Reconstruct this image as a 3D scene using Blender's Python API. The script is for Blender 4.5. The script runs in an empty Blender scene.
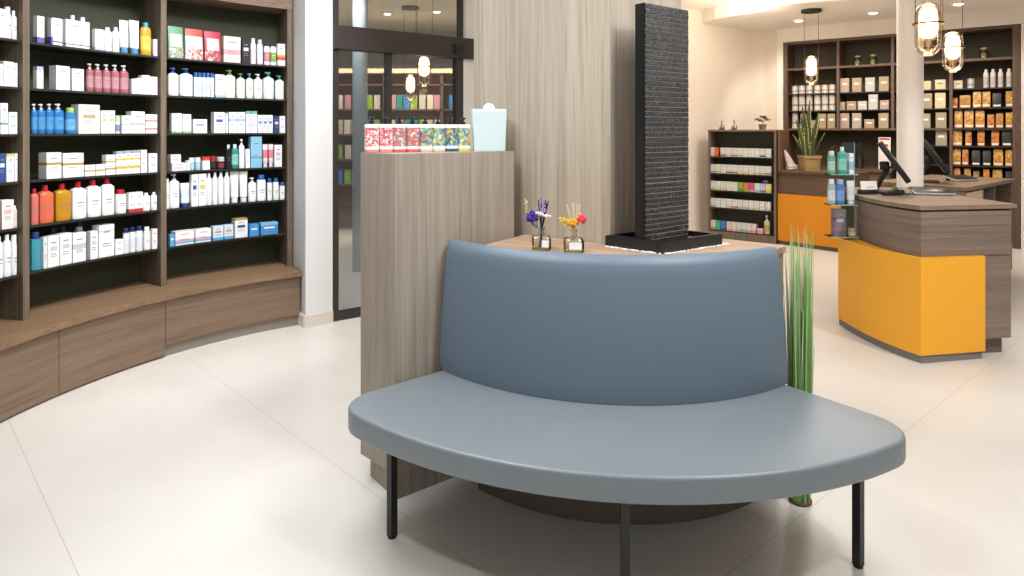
import bpy, bmesh, math, random
from mathutils import Vector, Matrix
random.seed(7)
PI = math.pi
SC = bpy.context.scene
COL = SC.collection

# ------------------------------------------------------------------ camera, world, lights, exposure
cd = bpy.data.cameras.new('camera')
cam = bpy.data.objects.new('camera', cd)
COL.objects.link(cam)
cam.location = (0, 0, 1.4)
cam.rotation_euler = (PI / 2, 0, 0)
cd.sensor_width = 36
cd.lens = 36 * 645 / 1024
cd.shift_y = (130.5 - 288) / 1024
cd.clip_end = 60
SC.camera = cam
SC.view_settings.view_transform = 'Standard'
SC.view_settings.look = 'None'
SC.view_settings.gamma = 1
SC.view_settings.use_curve_mapping = False
SC.view_settings.exposure = -0.13

world = bpy.data.worlds.new('world')
SC.world = world
world.use_nodes = True
wb = world.node_tree.nodes['Background']
wb.inputs[0].default_value = (0.93, 0.96, 1.0, 1)
wb.inputs[1].default_value = 0.28


def area(name, loc, size, power, col=(1, 1, 1), target=None, spread=PI, sizey=None):
    ld = bpy.data.lights.new(name, 'AREA')
    ld.energy = power
    ld.color = col
    ld.size = size
    ld.spread = spread
    if sizey:
        ld.shape = 'RECTANGLE'
        ld.size_y = sizey
    o = bpy.data.objects.new(name, ld)
    COL.objects.link(o)
    o.location = loc
    if target:
        o.rotation_euler = (Vector(target) - Vector(loc)).to_track_quat('-Z', 'Y').to_euler()
    return o


def spot(name, loc, target, power, col=(1, 1, 1), ang=70, rad=0.05, blend=0.6):
    ld = bpy.data.lights.new(name, 'SPOT')
    ld.energy = power
    ld.color = col
    ld.spot_size = math.radians(ang)
    ld.spot_blend = blend
    ld.shadow_soft_size = rad
    o = bpy.data.objects.new(name, ld)
    COL.objects.link(o)
    o.location = loc
    o.rotation_euler = (Vector(target) - Vector(loc)).to_track_quat('-Z', 'Y').to_euler()
    return o


area('overhead_fill_light', (-0.9, 1.9, 2.97), 1.3, 50, (0.93, 0.97, 1))  # soft overhead fill, added out of view; no such ceiling panels known
area('overhead_fill_light', (1.5, 1.7, 2.97), 1.3, 50, (0.95, 0.98, 1))
area('overhead_fill_light', (-1.1, 3.6, 2.97), 1.0, 32, (0.95, 0.98, 1))
area('overhead_fill_light', (3.4, 6.3, 2.97), 1.2, 62, (1, 0.95, 0.90))
area('cove_light', (2.75, 7.45, 2.80), 0.5, 16, (1, 0.88, 0.70), target=(2.75, 7.6, 3.02))
area('front_fill_light', (0.3, -2.6, 1.8), 4.5, 8, (0.95, 0.98, 1.0), target=(0.3, 4, 1.0), sizey=2.0)  # added fill from behind the camera, no window known there
for sx, sy, tx, ty in ((-1.1, 3.2, -2.5, 3.6), (-0.7, 3.5, -2.0, 4.5)):
    spot('shelf_spot_light', (sx, sy, 2.95), (tx, ty, 1.1), 100, (0.97, 0.99, 1), 75, 0.12)
spot('water_spot_light', (1.35, 1.0, 2.95), (0.45, 2.45, 1.5), 60, (1, 0.97, 0.93), 50, 0.05)
spot('counter_spot_light', (3.3, 1.8, 2.95), (3.0, 4.1, 0.6), 220, (1, 0.97, 0.93), 60, 0.08)
spot('bench_spot_light', (-0.9, 0.9, 2.95), (0.3, 2.1, 0.3), 80, (0.97, 0.99, 1), 80, 0.06)
spot('bench_spot_light', (1.9, 0.8, 2.95), (0.7, 2.1, 0.3), 80, (0.97, 0.99, 1), 80, 0.06)
for i, (sx, sy) in enumerate(((3.62, 8.52), (4.44, 7.95), (5.1, 7.4))):
    spot('shelf_spot_light', (sx - 0.25, sy - 0.35, 2.8), (sx + 0.35, sy + 0.4, 1.5), 58, (1, 0.91, 0.80), 90, 0.05)
for sx, sy in ((-2.1, 8.2), (-0.9, 8.2)):
    spot('far_shelf_spot_light', (sx, sy, 2.95), (sx + 0.1, 9.2, 1.4), 200, (1, 0.84, 0.62), 100, 0.05)
spot('far_room_spot_light', (-1.6, 6.0, 2.95), (-1.3, 6.6, 0.0), 160, (0.88, 0.94, 1), 110, 0.08)


# ------------------------------------------------------------------ materials
def s2l(c):
    return c / 12.92 if c <= 0.04045 else ((c + 0.055) / 1.055) ** 2.4


def rgb(h):
    if isinstance(h, (tuple, list)):
        return tuple(h)
    h = h.lstrip('#')
    return tuple(s2l(int(h[i:i + 2], 16) / 255) for i in (0, 2, 4))


MATS = {}


def mat(h, rough=0.5, metal=0.0, emit=0.0, bump=0.0, bscale=60, spec=0.5):
    key = ('p', h, rough, metal, emit, bump, bscale, spec)
    if key in MATS:
        return MATS[key]
    m = bpy.data.materials.new('paint')
    m.use_nodes = True
    nt = m.node_tree
    b = nt.nodes['Principled BSDF']
    b.inputs['Base Color'].default_value = (*rgb(h), 1)
    b.inputs['Roughness'].default_value = rough
    b.inputs['Metallic'].default_value = metal
    b.inputs['Specular IOR Level'].default_value = spec
    if emit:
        b.inputs['Emission Color'].default_value = (*rgb(h), 1)
        b.inputs['Emission Strength'].default_value = emit
    # every surface gets a faint procedural variation
    tc = nt.nodes.new('ShaderNodeTexCoord')
    nz = nt.nodes.new('ShaderNodeTexNoise')
    nz.inputs['Scale'].default_value = bscale
    nt.links.new(tc.outputs['Object'], nz.inputs['Vector'])
    bp = nt.nodes.new('ShaderNodeBump')
    bp.inputs['Strength'].default_value = bump if bump else 0.02
    bp.inputs['Distance'].default_value = 0.002
    nt.links.new(nz.outputs['Fac'], bp.inputs['Height'])
    nt.links.new(bp.outputs['Normal'], b.inputs['Normal'])
    MATS[key] = m
    return m


def wood(c1, c2, c3, axis='z', rough=0.55, ang=0.0, scale=1.0, plank=0.0):
    """oak grain running along axis ('z' upright, 'x' along the rotated x axis)"""
    key = ('w', c1, c2, c3, axis, rough, ang, scale, plank)
    if key in MATS:
        return MATS[key]
    m = bpy.data.materials.new('oak_grain')
    m.use_nodes = True
    nt = m.node_tree
    N = nt.nodes
    L = nt.links
    b = N['Principled BSDF']
    b.inputs['Roughness'].default_value = rough
    b.inputs['Specular IOR Level'].default_value = 0.35
    g = N.new('ShaderNodeNewGeometry')
    mp = N.new('ShaderNodeMapping')
    mp.vector_type = 'TEXTURE'
    mp.inputs['Rotation'].default_value = (0, 0, ang)
    L.new(g.outputs['Position'], mp.inputs['Vector'])
    m2 = N.new('ShaderNodeMapping')
    lo, hi = 0.8 * scale, (34 if axis == 'z' else 22) * scale
    m2.inputs['Scale'].default_value = (hi, hi, lo) if axis == 'z' else ((lo, hi, hi) if axis == 'x' else (lo, lo, hi))
    L.new(mp.outputs['Vector'], m2.inputs['Vector'])
    n1 = N.new('ShaderNodeTexNoise')
    n1.inputs['Scale'].default_value = 1.0
    n1.inputs['Detail'].default_value = 6
    n1.inputs['Roughness'].default_value = 0.62
    n1.inputs['Distortion'].default_value = 0.9
    L.new(m2.outputs['Vector'], n1.inputs['Vector'])
    m3 = N.new('ShaderNodeMapping')
    lo, hi = 3.0 * scale, 150 * scale
    m3.inputs['Scale'].default_value = (hi, hi, lo) if axis == 'z' else ((lo, hi, hi) if axis == 'x' else (lo, lo, hi))
    L.new(mp.outputs['Vector'], m3.inputs['Vector'])
    n2 = N.new('ShaderNodeTexNoise')
    n2.inputs['Scale'].default_value = 1.0
    n2.inputs['Detail'].default_value = 3
    L.new(m3.outputs['Vector'], n2.inputs['Vector'])
    ma = N.new('ShaderNodeMath')
    ma.operation = 'MULTIPLY_ADD'
    ma.inputs[1].default_value = 0.38
    L.new(n2.outputs['Fac'], ma.inputs[0])
    mb = N.new('ShaderNodeMath')
    mb.operation = 'MULTIPLY'
    mb.inputs[1].default_value = 0.68
    L.new(n1.outputs['Fac'], mb.inputs[0])
    L.new(mb.outputs[0], ma.inputs[2])
    r = N.new('ShaderNodeValToRGB')
    r.color_ramp.elements[0].position = 0.31
    r.color_ramp.elements[0].color = (*rgb(c3), 1)
    r.color_ramp.elements[1].position = 0.71
    r.color_ramp.elements[1].color = (*rgb(c1), 1)
    e = r.color_ramp.elements.new(0.5)
    e.color = (*rgb(c2), 1)
    L.new(ma.outputs[0], r.inputs['Fac'])
    col = r.outputs['Color']
    if plank:
        sp = N.new('ShaderNodeSeparateXYZ')
        L.new(mp.outputs['Vector'], sp.inputs[0])
        d = N.new('ShaderNodeMath')
        d.operation = 'DIVIDE'
        d.inputs[1].default_value = plank
        L.new(sp.outputs['X' if axis == 'z' else 'Z'], d.inputs[0])
        fl = N.new('ShaderNodeMath')
        fl.operation = 'FLOOR'
        L.new(d.outputs[0], fl.inputs[0])
        wn = N.new('ShaderNodeTexWhiteNoise')
        wn.noise_dimensions = '1D'
        L.new(fl.outputs[0], wn.inputs['W'])
        mr = N.new('ShaderNodeMapRange')
        mr.inputs['To Min'].default_value = 0.9
        mr.inputs['To Max'].default_value = 1.07
        L.new(wn.outputs['Value'], mr.inputs['Value'])
        mx = N.new('ShaderNodeVectorMath')
        mx.operation = 'SCALE'
        L.new(col, mx.inputs[0])
        L.new(mr.outputs['Result'], mx.inputs['Scale'])
        col = mx.outputs[0]
    L.new(col, b.inputs['Base Color'])
    bp = N.new('ShaderNodeBump')
    bp.inputs['Strength'].default_value = 0.18
    bp.inputs['Distance'].default_value = 0.002
    L.new(n2.outputs['Fac'], bp.inputs['Height'])
    L.new(bp.outputs['Normal'], b.inputs['Normal'])
    MATS[key] = m
    return m


def glass(tint='#ffffff', refl=1.0, name='clear_glass', rough=0.0, base=0.02):
    key = ('g', tint, refl, rough, base)
    if key in MATS:
        return MATS[key]
    m = bpy.data.materials.new(name)
    m.use_nodes = True
    nt = m.node_tree
    nt.nodes.remove(nt.nodes['Principled BSDF'])
    out = nt.nodes['Material Output']
    tr = nt.nodes.new('ShaderNodeBsdfTransparent')
    tr.inputs[0].default_value = (*rgb(tint), 1)
    gl = nt.nodes.new('ShaderNodeBsdfGlossy')
    gl.inputs['Roughness'].default_value = rough
    fr = nt.nodes.new('ShaderNodeFresnel')
    fr.inputs[0].default_value = 1.5
    ml = nt.nodes.new('ShaderNodeMath')
    ml.operation = 'MULTIPLY_ADD'
    ml.inputs[1].default_value = refl
    ml.inputs[2].default_value = base
    ml.use_clamp = True
    nt.links.new(fr.outputs[0], ml.inputs[0])
    mx = nt.nodes.new('ShaderNodeMixShader')
    nt.links.new(ml.outputs[0], mx.inputs[0])
    nt.links.new(tr.outputs[0], mx.inputs[1])
    nt.links.new(gl.outputs[0], mx.inputs[2])
    nt.links.new(mx.outputs[0], out.inputs['Surface'])
    MATS[key] = m
    return m


def floral(cols, scale=95):
    key = ('f', tuple(cols), scale)
    if key in MATS:
        return MATS[key]
    m = bpy.data.materials.new('floral_print')
    m.use_nodes = True
    nt = m.node_tree
    N, L = nt.nodes, nt.links
    b = N['Principled BSDF']
    b.inputs['Roughness'].default_value = 0.4
    g = N.new('ShaderNodeNewGeometry')
    v = N.new('ShaderNodeTexVoronoi')
    v.inputs['Scale'].default_value = scale
    L.new(g.outputs['Position'], v.inputs['Vector'])
    sp = N.new('ShaderNodeSeparateColor')
    L.new(v.outputs['Color'], sp.inputs[0])
    r = N.new('ShaderNodeValToRGB')
    r.color_ramp.interpolation = 'CONSTANT'
    n = len(cols)
    r.color_ramp.elements[0].color = (*rgb(cols[0]), 1)
    r.color_ramp.elements[1].position = 1 / n
    r.color_ramp.elements[1].color = (*rgb(cols[1]), 1)
    for i in range(2, n):
        e = r.color_ramp.elements.new(i / n)
        e.color = (*rgb(cols[i]), 1)
    L.new(sp.outputs[0], r.inputs['Fac'])
    L.new(r.outputs['Color'], b.inputs['Base Color'])
    MATS[key] = m
    return m


OAK_V = wood('#ada194', '#9b8f82', '#7d7266', 'z', ang=math.radians(37), plank=0.21)
OAK_H = wood('#a38a72', '#8a715b', '#664f3e', 'x', ang=math.radians(37))
OAK_DARK = wood('#877767', '#6e6051', '#51473d', 'z', ang=0.3)
OAK_SHELF = wood('#9c8570', '#83695a', '#5d4a3e', 'x', ang=0.8)
OAK_COUNTER = wood('#938275', '#7f6f63', '#62544a', 'h', scale=0.8)
OAK_BACK = wood('#71594a', '#604a3d', '#483629', 'z', ang=0.2)
OAK_BACK_H = wood('#735b4a', '#614a3c', '#4a372b', 'h')
OLIVE = mat('#3d412e', 0.7)
OLIVE_BACK = mat('#4a4330', 0.7)
WHITE_WALL = mat('#e4e4e4', 0.8, bump=0.05, bscale=200)
CREAM_WALL = mat('#eee2d4', 0.85, bump=0.05, bscale=200)
BLACK_METAL = mat('#26282a', 0.4, 0.3)
FRAME = mat('#3a332f', 0.45, 0.2)
YELLOW = mat('#f6ae2a', 0.55)
ORANGE = mat('#d98a0c', 0.55)


# ------------------------------------------------------------------ mesh helpers
def link(name, me, parent=None, loc=None, rz=0.0):
    o = bpy.data.objects.new(name, me)
    COL.objects.link(o)
    if parent:
        o.parent = parent
    if loc is not None:
        o.location = loc
    o.rotation_euler = (0, 0, rz)
    return o


def finish(bm, mats, name='mesh', smooth=0.6, origin=None):
    """origin: verts are world coordinates, moved so that the object can sit at origin"""
    if origin is not None:
        bmesh.ops.translate(bm, verts=bm.verts, vec=-Vector(origin))
    bmesh.ops.recalc_face_normals(bm, faces=bm.faces)
    me = bpy.data.meshes.new(name)
    bm.to_mesh(me)
    bm.free()
    for m in (mats if isinstance(mats, (list, tuple)) else [mats]):
        me.materials.append(m)
    if smooth:
        for p in me.polygons:
            p.use_smooth = True
        me.set_sharp_from_angle(angle=smooth)
    return me


def wobj(name, bm, mats, parent=None, origin=None, smooth=0.6):
    """object whose bmesh is written in world coordinates; with a parent (empty, no rotation) verts go relative to it"""
    if parent is not None:
        pl = Vector(parent.location)
        q = parent.parent
        while q is not None:
            pl = pl + Vector(q.location)
            q = q.parent
        me = finish(bm, mats, name, smooth, pl)
        return link(name, me, parent)
    org = Vector(origin if origin is not None else (0, 0, 0))
    me = finish(bm, mats, name, smooth, org)
    return link(name, me, None, org)


def empty(name, loc, label, cat, group=None, rz=0.0):
    o = bpy.data.objects.new(name, None)
    COL.objects.link(o)
    o.location = loc
    o.rotation_euler = (0, 0, rz)
    o.empty_display_size = 0.05
    tag(o, label, cat, group)
    return o


def tag(o, label, cat, group=None, kind=None):
    o['label'] = label
    o['category'] = cat
    if group:
        o['group'] = group
    if kind:
        o['kind'] = kind
    return o


def struct(o, label=None):
    o['kind'] = 'structure'
    if label:
        o['label'] = label
    return o


def box(bm, x0, x1, y0, y1, z0, z1, mi=0, M=None):
    vs = [bm.verts.new(v) for v in ((x0, y0, z0), (x1, y0, z0), (x1, y1, z0), (x0, y1, z0),
                                    (x0, y0, z1), (x1, y0, z1), (x1, y1, z1), (x0, y1, z1))]
    if M is not None:
        for v in vs:
            v.co = M @ v.co
    fs = []
    for f in ((0, 3, 2, 1), (4, 5, 6, 7), (0, 1, 5, 4), (1, 2, 6, 5), (2, 3, 7, 6), (3, 0, 4, 7)):
        fc = bm.faces.new([vs[i] for i in f])
        fc.material_index = mi
        fs.append(fc)
    return fs


def rbox(bm, x0, x1, y0, y1, z0, z1, r=0.004, mi=0, M=None, seg=2):
    t = bmesh.new()
    box(t, x0, x1, y0, y1, z0, z1, mi)
    bmesh.ops.bevel(t, geom=list(t.edges), offset=r, segments=seg, affect='EDGES', profile=0.5)
    merge(bm, t, M, mi)


def merge(bm, t, M=None, mi=None):
    mp = {}
    for v in t.verts:
        mp[v] = bm.verts.new(M @ v.co if M is not None else v.co)
    for f in t.faces:
        try:
            n = bm.faces.new([mp[v] for v in f.verts])
            n.material_index = f.material_index if mi is None else mi
        except ValueError:
            pass
    t.free()


def prism(bm, pts, z0, z1, mi=0, bevel=0.0, seg=2):
    t = bmesh.new()
    lo = [t.verts.new((x, y, z0)) for x, y in pts]
    hi = [t.verts.new((x, y, z1)) for x, y in pts]
    n = len(pts)
    t.faces.new(lo[::-1])
    t.faces.new(hi)
    for i in range(n):
        t.faces.new((lo[i], lo[(i + 1) % n], hi[(i + 1) % n], hi[i]))
    bmesh.ops.recalc_face_normals(t, faces=t.faces)
    if bevel:
        es = [e for e in t.edges if abs(e.verts[0].co.z - e.verts[1].co.z) < 1e-6]
        bmesh.ops.bevel(t, geom=es, offset=bevel, segments=seg, affect='EDGES', profile=0.5)
    merge(bm, t, None, mi)


def lathe(bm, prof, n=20, sx=1.0, sy=1.0, c=(0, 0, 0), M=None, cap0=True, cap1=True, sq=2.0):
    """prof: (r, z) or (r, z, material of the segment above); sq>2 gives rounded-square sections"""
    rings = []
    for p in prof:
        r, z = p[0], p[1]
        ring = []
        for k in range(n):
            a = 2 * PI * k / n + PI / n
            ca, sa = math.cos(a), math.sin(a)
            if sq != 2.0:
                q = (abs(ca) ** sq + abs(sa) ** sq) ** (-1 / sq)
            else:
                q = 1.0
            v = Vector((c[0] + r * q * ca * sx, c[1] + r * q * sa * sy, c[2] + z))
            if M is not None:
                v = M @ v
            ring.append(bm.verts.new(v))
        rings.append(ring)
    for i in range(len(rings) - 1):
        mi = prof[i][2] if len(prof[i]) > 2 else 0
        for k in range(n):
            f = bm.faces.new((rings[i][k], rings[i][(k + 1) % n], rings[i + 1][(k + 1) % n], rings[i + 1][k]))
            f.material_index = mi
    if cap0:
        f = bm.faces.new(rings[0][::-1])
        f.material_index = prof[0][2] if len(prof[0]) > 2 else 0
    if cap1:
        f = bm.faces.new(rings[-1])
        f.material_index = prof[-1][2] if len(prof[-1]) > 2 else (prof[-2][2] if len(prof[-2]) > 2 else 0)


def tube(bm, pts, r, n=8, mi=0, r1=None):
    pts = [Vector(p) for p in pts]
    rings = []
    m = len(pts)
    up0 = Vector((0, 0, 1))
    for i, p in enumerate(pts):
        d = (pts[min(i + 1, m - 1)] - pts[max(i - 1, 0)]).normalized()
        u = d.cross(up0)
        if u.length < 1e-3:
            u = Vector((1, 0, 0))
        u.normalize()
        w = d.cross(u).normalized()
        rr = r if r1 is None else r + (r1 - r) * i / (m - 1)
        rings.append([bm.verts.new(p + rr * (math.cos(2 * PI * k / n) * u + math.sin(2 * PI * k / n) * w)) for k in range(n)])
    for i in range(m - 1):
        for k in range(n):
            f = bm.faces.new((rings[i][k], rings[i][(k + 1) % n], rings[i + 1][(k + 1) % n], rings[i + 1][k]))
            f.material_index = mi
    for rg in (rings[0][::-1], rings[-1]):
        f = bm.faces.new(rg)
        f.material_index = mi


def ball(bm, c, r, mi=0, sub=1, sz=1.0, jit=0.0):
    t = bmesh.new()
    bmesh.ops.create_icosphere(t, subdivisions=sub, radius=r)
    for v in t.verts:
        v.co.z *= sz
        if jit:
            v.co *= 1 + random.uniform(-jit, jit)
    merge(bm, t, Matrix.Translation(c), mi)


def sector(bm, c, r0, r1, a0, a1, z0, z1, n=24, mi=0, bevel=0.0):
    pts = []
    for k in range(n + 1):
        a = math.radians(a0 + (a1 - a0) * k / n)
        pts.append((c[0] + r1 * math.cos(a), c[1] + r1 * math.sin(a)))
    for k in range(n + 1):
        a = math.radians(a1 + (a0 - a1) * k / n)
        pts.append((c[0] + r0 * math.cos(a), c[1] + r0 * math.sin(a)))
    # strips of quads, so that curved slabs shade cleanly
    t = bmesh.new()
    N = n + 1
    lo = [t.verts.new((x, y, z0)) for x, y in pts]
    hi = [t.verts.new((x, y, z1)) for x, y in pts]
    for i in range(n):
        j = 2 * N - 1 - i
        t.faces.new((lo[i], lo[i + 1], lo[j - 1], lo[j]))
        t.faces.new((hi[i], hi[j], hi[j - 1], hi[i + 1]))
    m = 2 * N
    for i in range(m):
        t.faces.new((lo[i], hi[i], hi[(i + 1) % m], lo[(i + 1) % m]))
    bmesh.ops.recalc_face_normals(t, faces=t.faces)
    merge(bm, t, None, mi)


def T(x, y, z=0.0, rz=0.0):
    return Matrix.Translation((x, y, z)) @ Matrix.Rotation(rz, 4, 'Z')


# ------------------------------------------------------------------ the setting
def floor_mat():
    m = bpy.data.materials.new('pale_stone_floor')
    m.use_nodes = True
    nt = m.node_tree
    N, L = nt.nodes, nt.links
    b = N['Principled BSDF']
    b.inputs['Roughness'].default_value = 0.32
    b.inputs['Specular IOR Level'].default_value = 0.4
    g = N.new('ShaderNodeNewGeometry')
    n1 = N.new('ShaderNodeTexNoise')
    n1.inputs['Scale'].default_value = 1.6
    n1.inputs['Detail'].default_value = 5
    L.new(g.outputs['Position'], n1.inputs['Vector'])
    r = N.new('ShaderNodeValToRGB')
    r.color_ramp.elements[0].color = (*rgb('#dcd7d0'), 1)
    r.color_ramp.elements[0].position = 0.3
    r.color_ramp.elements[1].color = (*rgb('#e6e1da'), 1)
    r.color_ramp.elements[1].position = 0.7
    L.new(n1.outputs['Fac'], r.inputs['Fac'])
    # joints: two directions, the slabs lie at 45 degrees
    mp = N.new('ShaderNodeMapping')
    mp.vector_type = 'POINT'
    mp.inputs['Rotation'].default_value = (0, 0, math.radians(-44.5))
    L.new(g.outputs['Position'], mp.inputs['Vector'])
    sp = N.new('ShaderNodeSeparateXYZ')
    L.new(mp.outputs['Vector'], sp.inputs[0])

    def joint(out, off, step):
        a = N.new('ShaderNodeMath')
        a.operation = 'SUBTRACT'
        a.inputs[1].default_value = off
        L.new(out, a.inputs[0])
        d = N.new('ShaderNodeMath')
        d.operation = 'PINGPONG'
        d.inputs[1].default_value = step / 2
        L.new(a.outputs[0], d.inputs[0])
        c = N.new('ShaderNodeMath')
        c.operation = 'LESS_THAN'
        c.inputs[1].default_value = 0.0016
        L.new(d.outputs[0], c.inputs[0])
        return c.outputs[0]
    mp2 = N.new('ShaderNodeMapping')
    mp2.inputs['Rotation'].default_value = (0, 0, math.radians(-40))
    L.new(g.outputs['Position'], mp2.inputs['Vector'])
    sp2 = N.new('ShaderNodeSeparateXYZ')
    L.new(mp2.outputs['Vector'], sp2.inputs[0])
    ja = joint(sp.outputs['X'], 0.45, 0.915)
    gt = N.new('ShaderNodeMath')
    gt.operation = 'GREATER_THAN'
    gt.inputs[1].default_value = 1.122
    L.new(sp2.outputs['Y'], gt.inputs[0])
    jm = N.new('ShaderNodeMath')
    jm.operation = 'MULTIPLY'
    L.new(ja, jm.inputs[0])
    L.new(gt.outputs[0], jm.inputs[1])
    j1 = jm.outputs[0]
    j2 = joint(sp2.outputs['Y'], 1.122, 3.2)
    mx = N.new('ShaderNodeMath')
    mx.operation = 'MAXIMUM'
    L.new(j1, mx.inputs[0])
    L.new(j2, mx.inputs[1])
    fa = N.new('ShaderNodeMath')
    fa.operation = 'MULTIPLY'
    fa.inputs[1].default_value = 0.5
    L.new(mx.outputs[0], fa.inputs[0])
    mc = N.new('ShaderNodeMix')
    mc.data_type = 'RGBA'
    L.new(fa.outputs[0], mc.inputs['Factor'])
    L.new(r.outputs['Color'], mc.inputs['A'])
    mc.inputs['B'].default_value = (*rgb('#a79a86'), 1)
    L.new(mc.outputs['Result'], b.inputs['Base Color'])
    return m


bm = bmesh.new()
box(bm, -5, 9, -4, 13, -0.1, 0)
struct(wobj('floor', bm, floor_mat(), smooth=0))

CEIL = mat('#f5efe6', 0.9, bump=0.03, bscale=150)
bm = bmesh.new()
box(bm, -5, 9, -2.8, 13, 3.02, 3.12)
struct(wobj('ceiling', bm, CEIL, smooth=0))
# lowered ceiling over the back of the shop, its free edge curved
bm = bmesh.new()
edge = [(2.55, 8.95), (2.66, 8.45), (2.83, 8.17), (2.98, 8.02), (3.08, 7.84), (3.14, 7.60), (3.24, 7.44), (3.45, 7.31), (3.8, 7.2), (4.6, 6.9), (9, 5.0)]
prism(bm, edge + [(9, 13), (2.9, 13)], 2.86, 3.019)
struct(wobj('trim_1', bm, CEIL, smooth=0), 'lowered ceiling slab')

# cream wall on the right of the water wall, then the wall around the shelf unit
LA, LB = Vector((3.89, 9.23)), Vector((6.0, 7.62))
LD = (LB - LA).normalized()
LN = Vector((-LD.y, LD.x))          # pointing away from the camera
LANG = math.atan2(LD.y, LD.x)
bm = bmesh.new()
d = Vector((0.8, 0.6))
n = Vector((-0.6, 0.8))
a0 = Vector((1.2, 7.73))
a1 = Vector((3.50, 9.455))
a2 = Vector((3.72, 9.50))
a3 = Vector((3.84, 9.27))
prism(bm, [a0, a1, a2, a3, (4.1, 9.6), (3.9, 10.0), (3.3, 9.75), a0 + n * 0.15], 0, 3.02)
struct(wobj('wall_back', bm, CREAM_WALL))
bm = bmesh.new()
p = LA - LD * 0.09
q = LB + LD * 2.5
e0, e1 = LA - LD * 0.01, LB + LD * 0.01


def strip(bm, p, q, z0, z1, th):
    prism(bm, [p, q, q + LN * th, p + LN * th], z0, z1)


strip(bm, p, e0, 0, 2.86, 0.5)
strip(bm, e1, q, 0, 2.86, 0.5)
strip(bm, e0, e1, 2.66, 2.86, 0.5)
strip(bm, e0 + LN * 0.42, e1 + LN * 0.42, 0, 2.66, 0.08)
struct(wobj('wall_right', bm, mat('#efe6db', 0.85), smooth=0))

# white pillar between curved shelves and glass door
SCN = Vector((-0.3, 2.86))          # centre of the curved shelving


def pol(r, a, c=SCN):
    a = math.radians(a)
    return Vector((c.x + r * math.cos(a), c.y + r * math.sin(a)))


bm = bmesh.new()
pc = pol(2.07, 124.2)
pr = pc + Vector((0.735, 0.678)) * 0.208
prism(bm, [pc, pr, pr + Vector((-0.6, 0.8)) * 0.5, pol(2.95, 124.2)], 0, 3.02)
struct(wobj('wall_left', bm, WHITE_WALL, smooth=0))
bm = bmesh.new()
o1 = Vector((0.6, -0.8)) * 0.012
prism(bm, [pc + Vector((-0.014, -0.004)), pc + o1 * 0.8, pr + o1, pr - o1 * 0.2, pc - o1 * 0.2, pol(2.2, 124.25) + Vector((0.02, 0.03)), pol(2.2, 124.9)], 0, 0.085)
struct(wobj('baseboard_left', bm, mat('#ddd5ca', 0.6), smooth=0))
# wall behind the curved shelving and the far room behind the glass door
bm = bmesh.new()
box(bm, -5, 1.2, 10.6, 10.75, 0, 3.02)
struct(wobj('wall_far', bm, mat('#b9b6b2', 0.8), smooth=0))

# glass door
D0 = Vector((pr.x, pr.y)) + Vector((0.006, -0.004))
DD = Vector((0.8, 0.6))
DANG = math.atan2(0.6, 0.8)
DW = 1.62


def dbox(bm, s0, s1, z0, z1, t0=-0.03, t1=0.03, mi=0):
    box(bm, s0, s1, t0, t1, z0, z1, mi, T(D0.x, D0.y, 0, DANG) @ Matrix.Translation((0, 0.04, 0)))


door = struct(empty('door_1', (D0.x, D0.y, 0), 'dark framed glass sliding door with transom window beside the white pillar', 'door'))
del door['category']
bm = bmesh.new()
dbox(bm, 0, 0.045, 0, 3.01)
dbox(bm, 0.045, 1.06, 0.0, 0.06)
dbox(bm, 0.43, 0.48, 0.06, 2.0, -0.02, 0.02)
dbox(bm, 1.06, 1.13, 0, 2.0)
dbox(bm, 1.10, 1.15, 2.17, 3.01)
wobj('door_frame', bm, FRAME, door)
bm = bmesh.new()
dbox(bm, 0.0, 1.24, 2.0, 2.17, -0.06, 0.05)
wobj('header', bm, FRAME, door)
bm = bmesh.new()
dbox(bm, 1.02, 1.10, 2.03, 2.11, -0.085, -0.06)
wobj('sensor', bm, mat('#1b1918', 0.3), door)
DG = glass('#dfe3e3', 1.5, 'door_glass', base=0.06)
bm = bmesh.new()
dbox(bm, 0.045, 0.43, 0.06, 2.0, -0.003, 0.003)
wobj('glass_pane', bm, DG, door)
bm = bmesh.new()
dbox(bm, 0.48, 1.06, 0.06, 2.0, -0.003, 0.003)
wobj('glass_pane', bm, DG, door)
bm = bmesh.new()
dbox(bm, 0.045, 1.10, 2.17, 3.01, -0.003, 0.003)
wobj('transom_pane', bm, DG, door)
bm = bmesh.new()
dbox(bm, 1.13, 1.9, 0, 3.02)
struct(wobj('wall_door', bm, mat('#ded8cf', 0.8), smooth=0))

# round ceiling downlights
for k, (x, y, z) in enumerate(((3.79, 8.52, 2.86), (4.45, 7.95, 2.86), (5.12, 7.4, 2.86))):
    lab = ('recessed round downlight nearest the left pendant lamp', 'recessed round downlight left of the white column',
           'recessed round downlight above the small right pendant lamp')[k]
    e = empty('downlight', (x, y, z - 0.012), lab, 'ceiling light', 'recessed downlights in the lowered ceiling')
    bm = bmesh.new()
    lathe(bm, [(0.055, -0.002), (0.075, 0.0), (0.075, 0.012), (0.05, 0.012)], 20)
    link('rim', finish(bm, mat('#f4f0ea', 0.4)), e)
    bm = bmesh.new()
    lathe(bm, [(0.0005, -0.014), (0.03, -0.012), (0.046, -0.006), (0.052, 0.0015)], 20, cap0=False, cap1=False)
    link('lens', finish(bm, mat('#fff0d8', 0.4, emit=9)), e)

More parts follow.
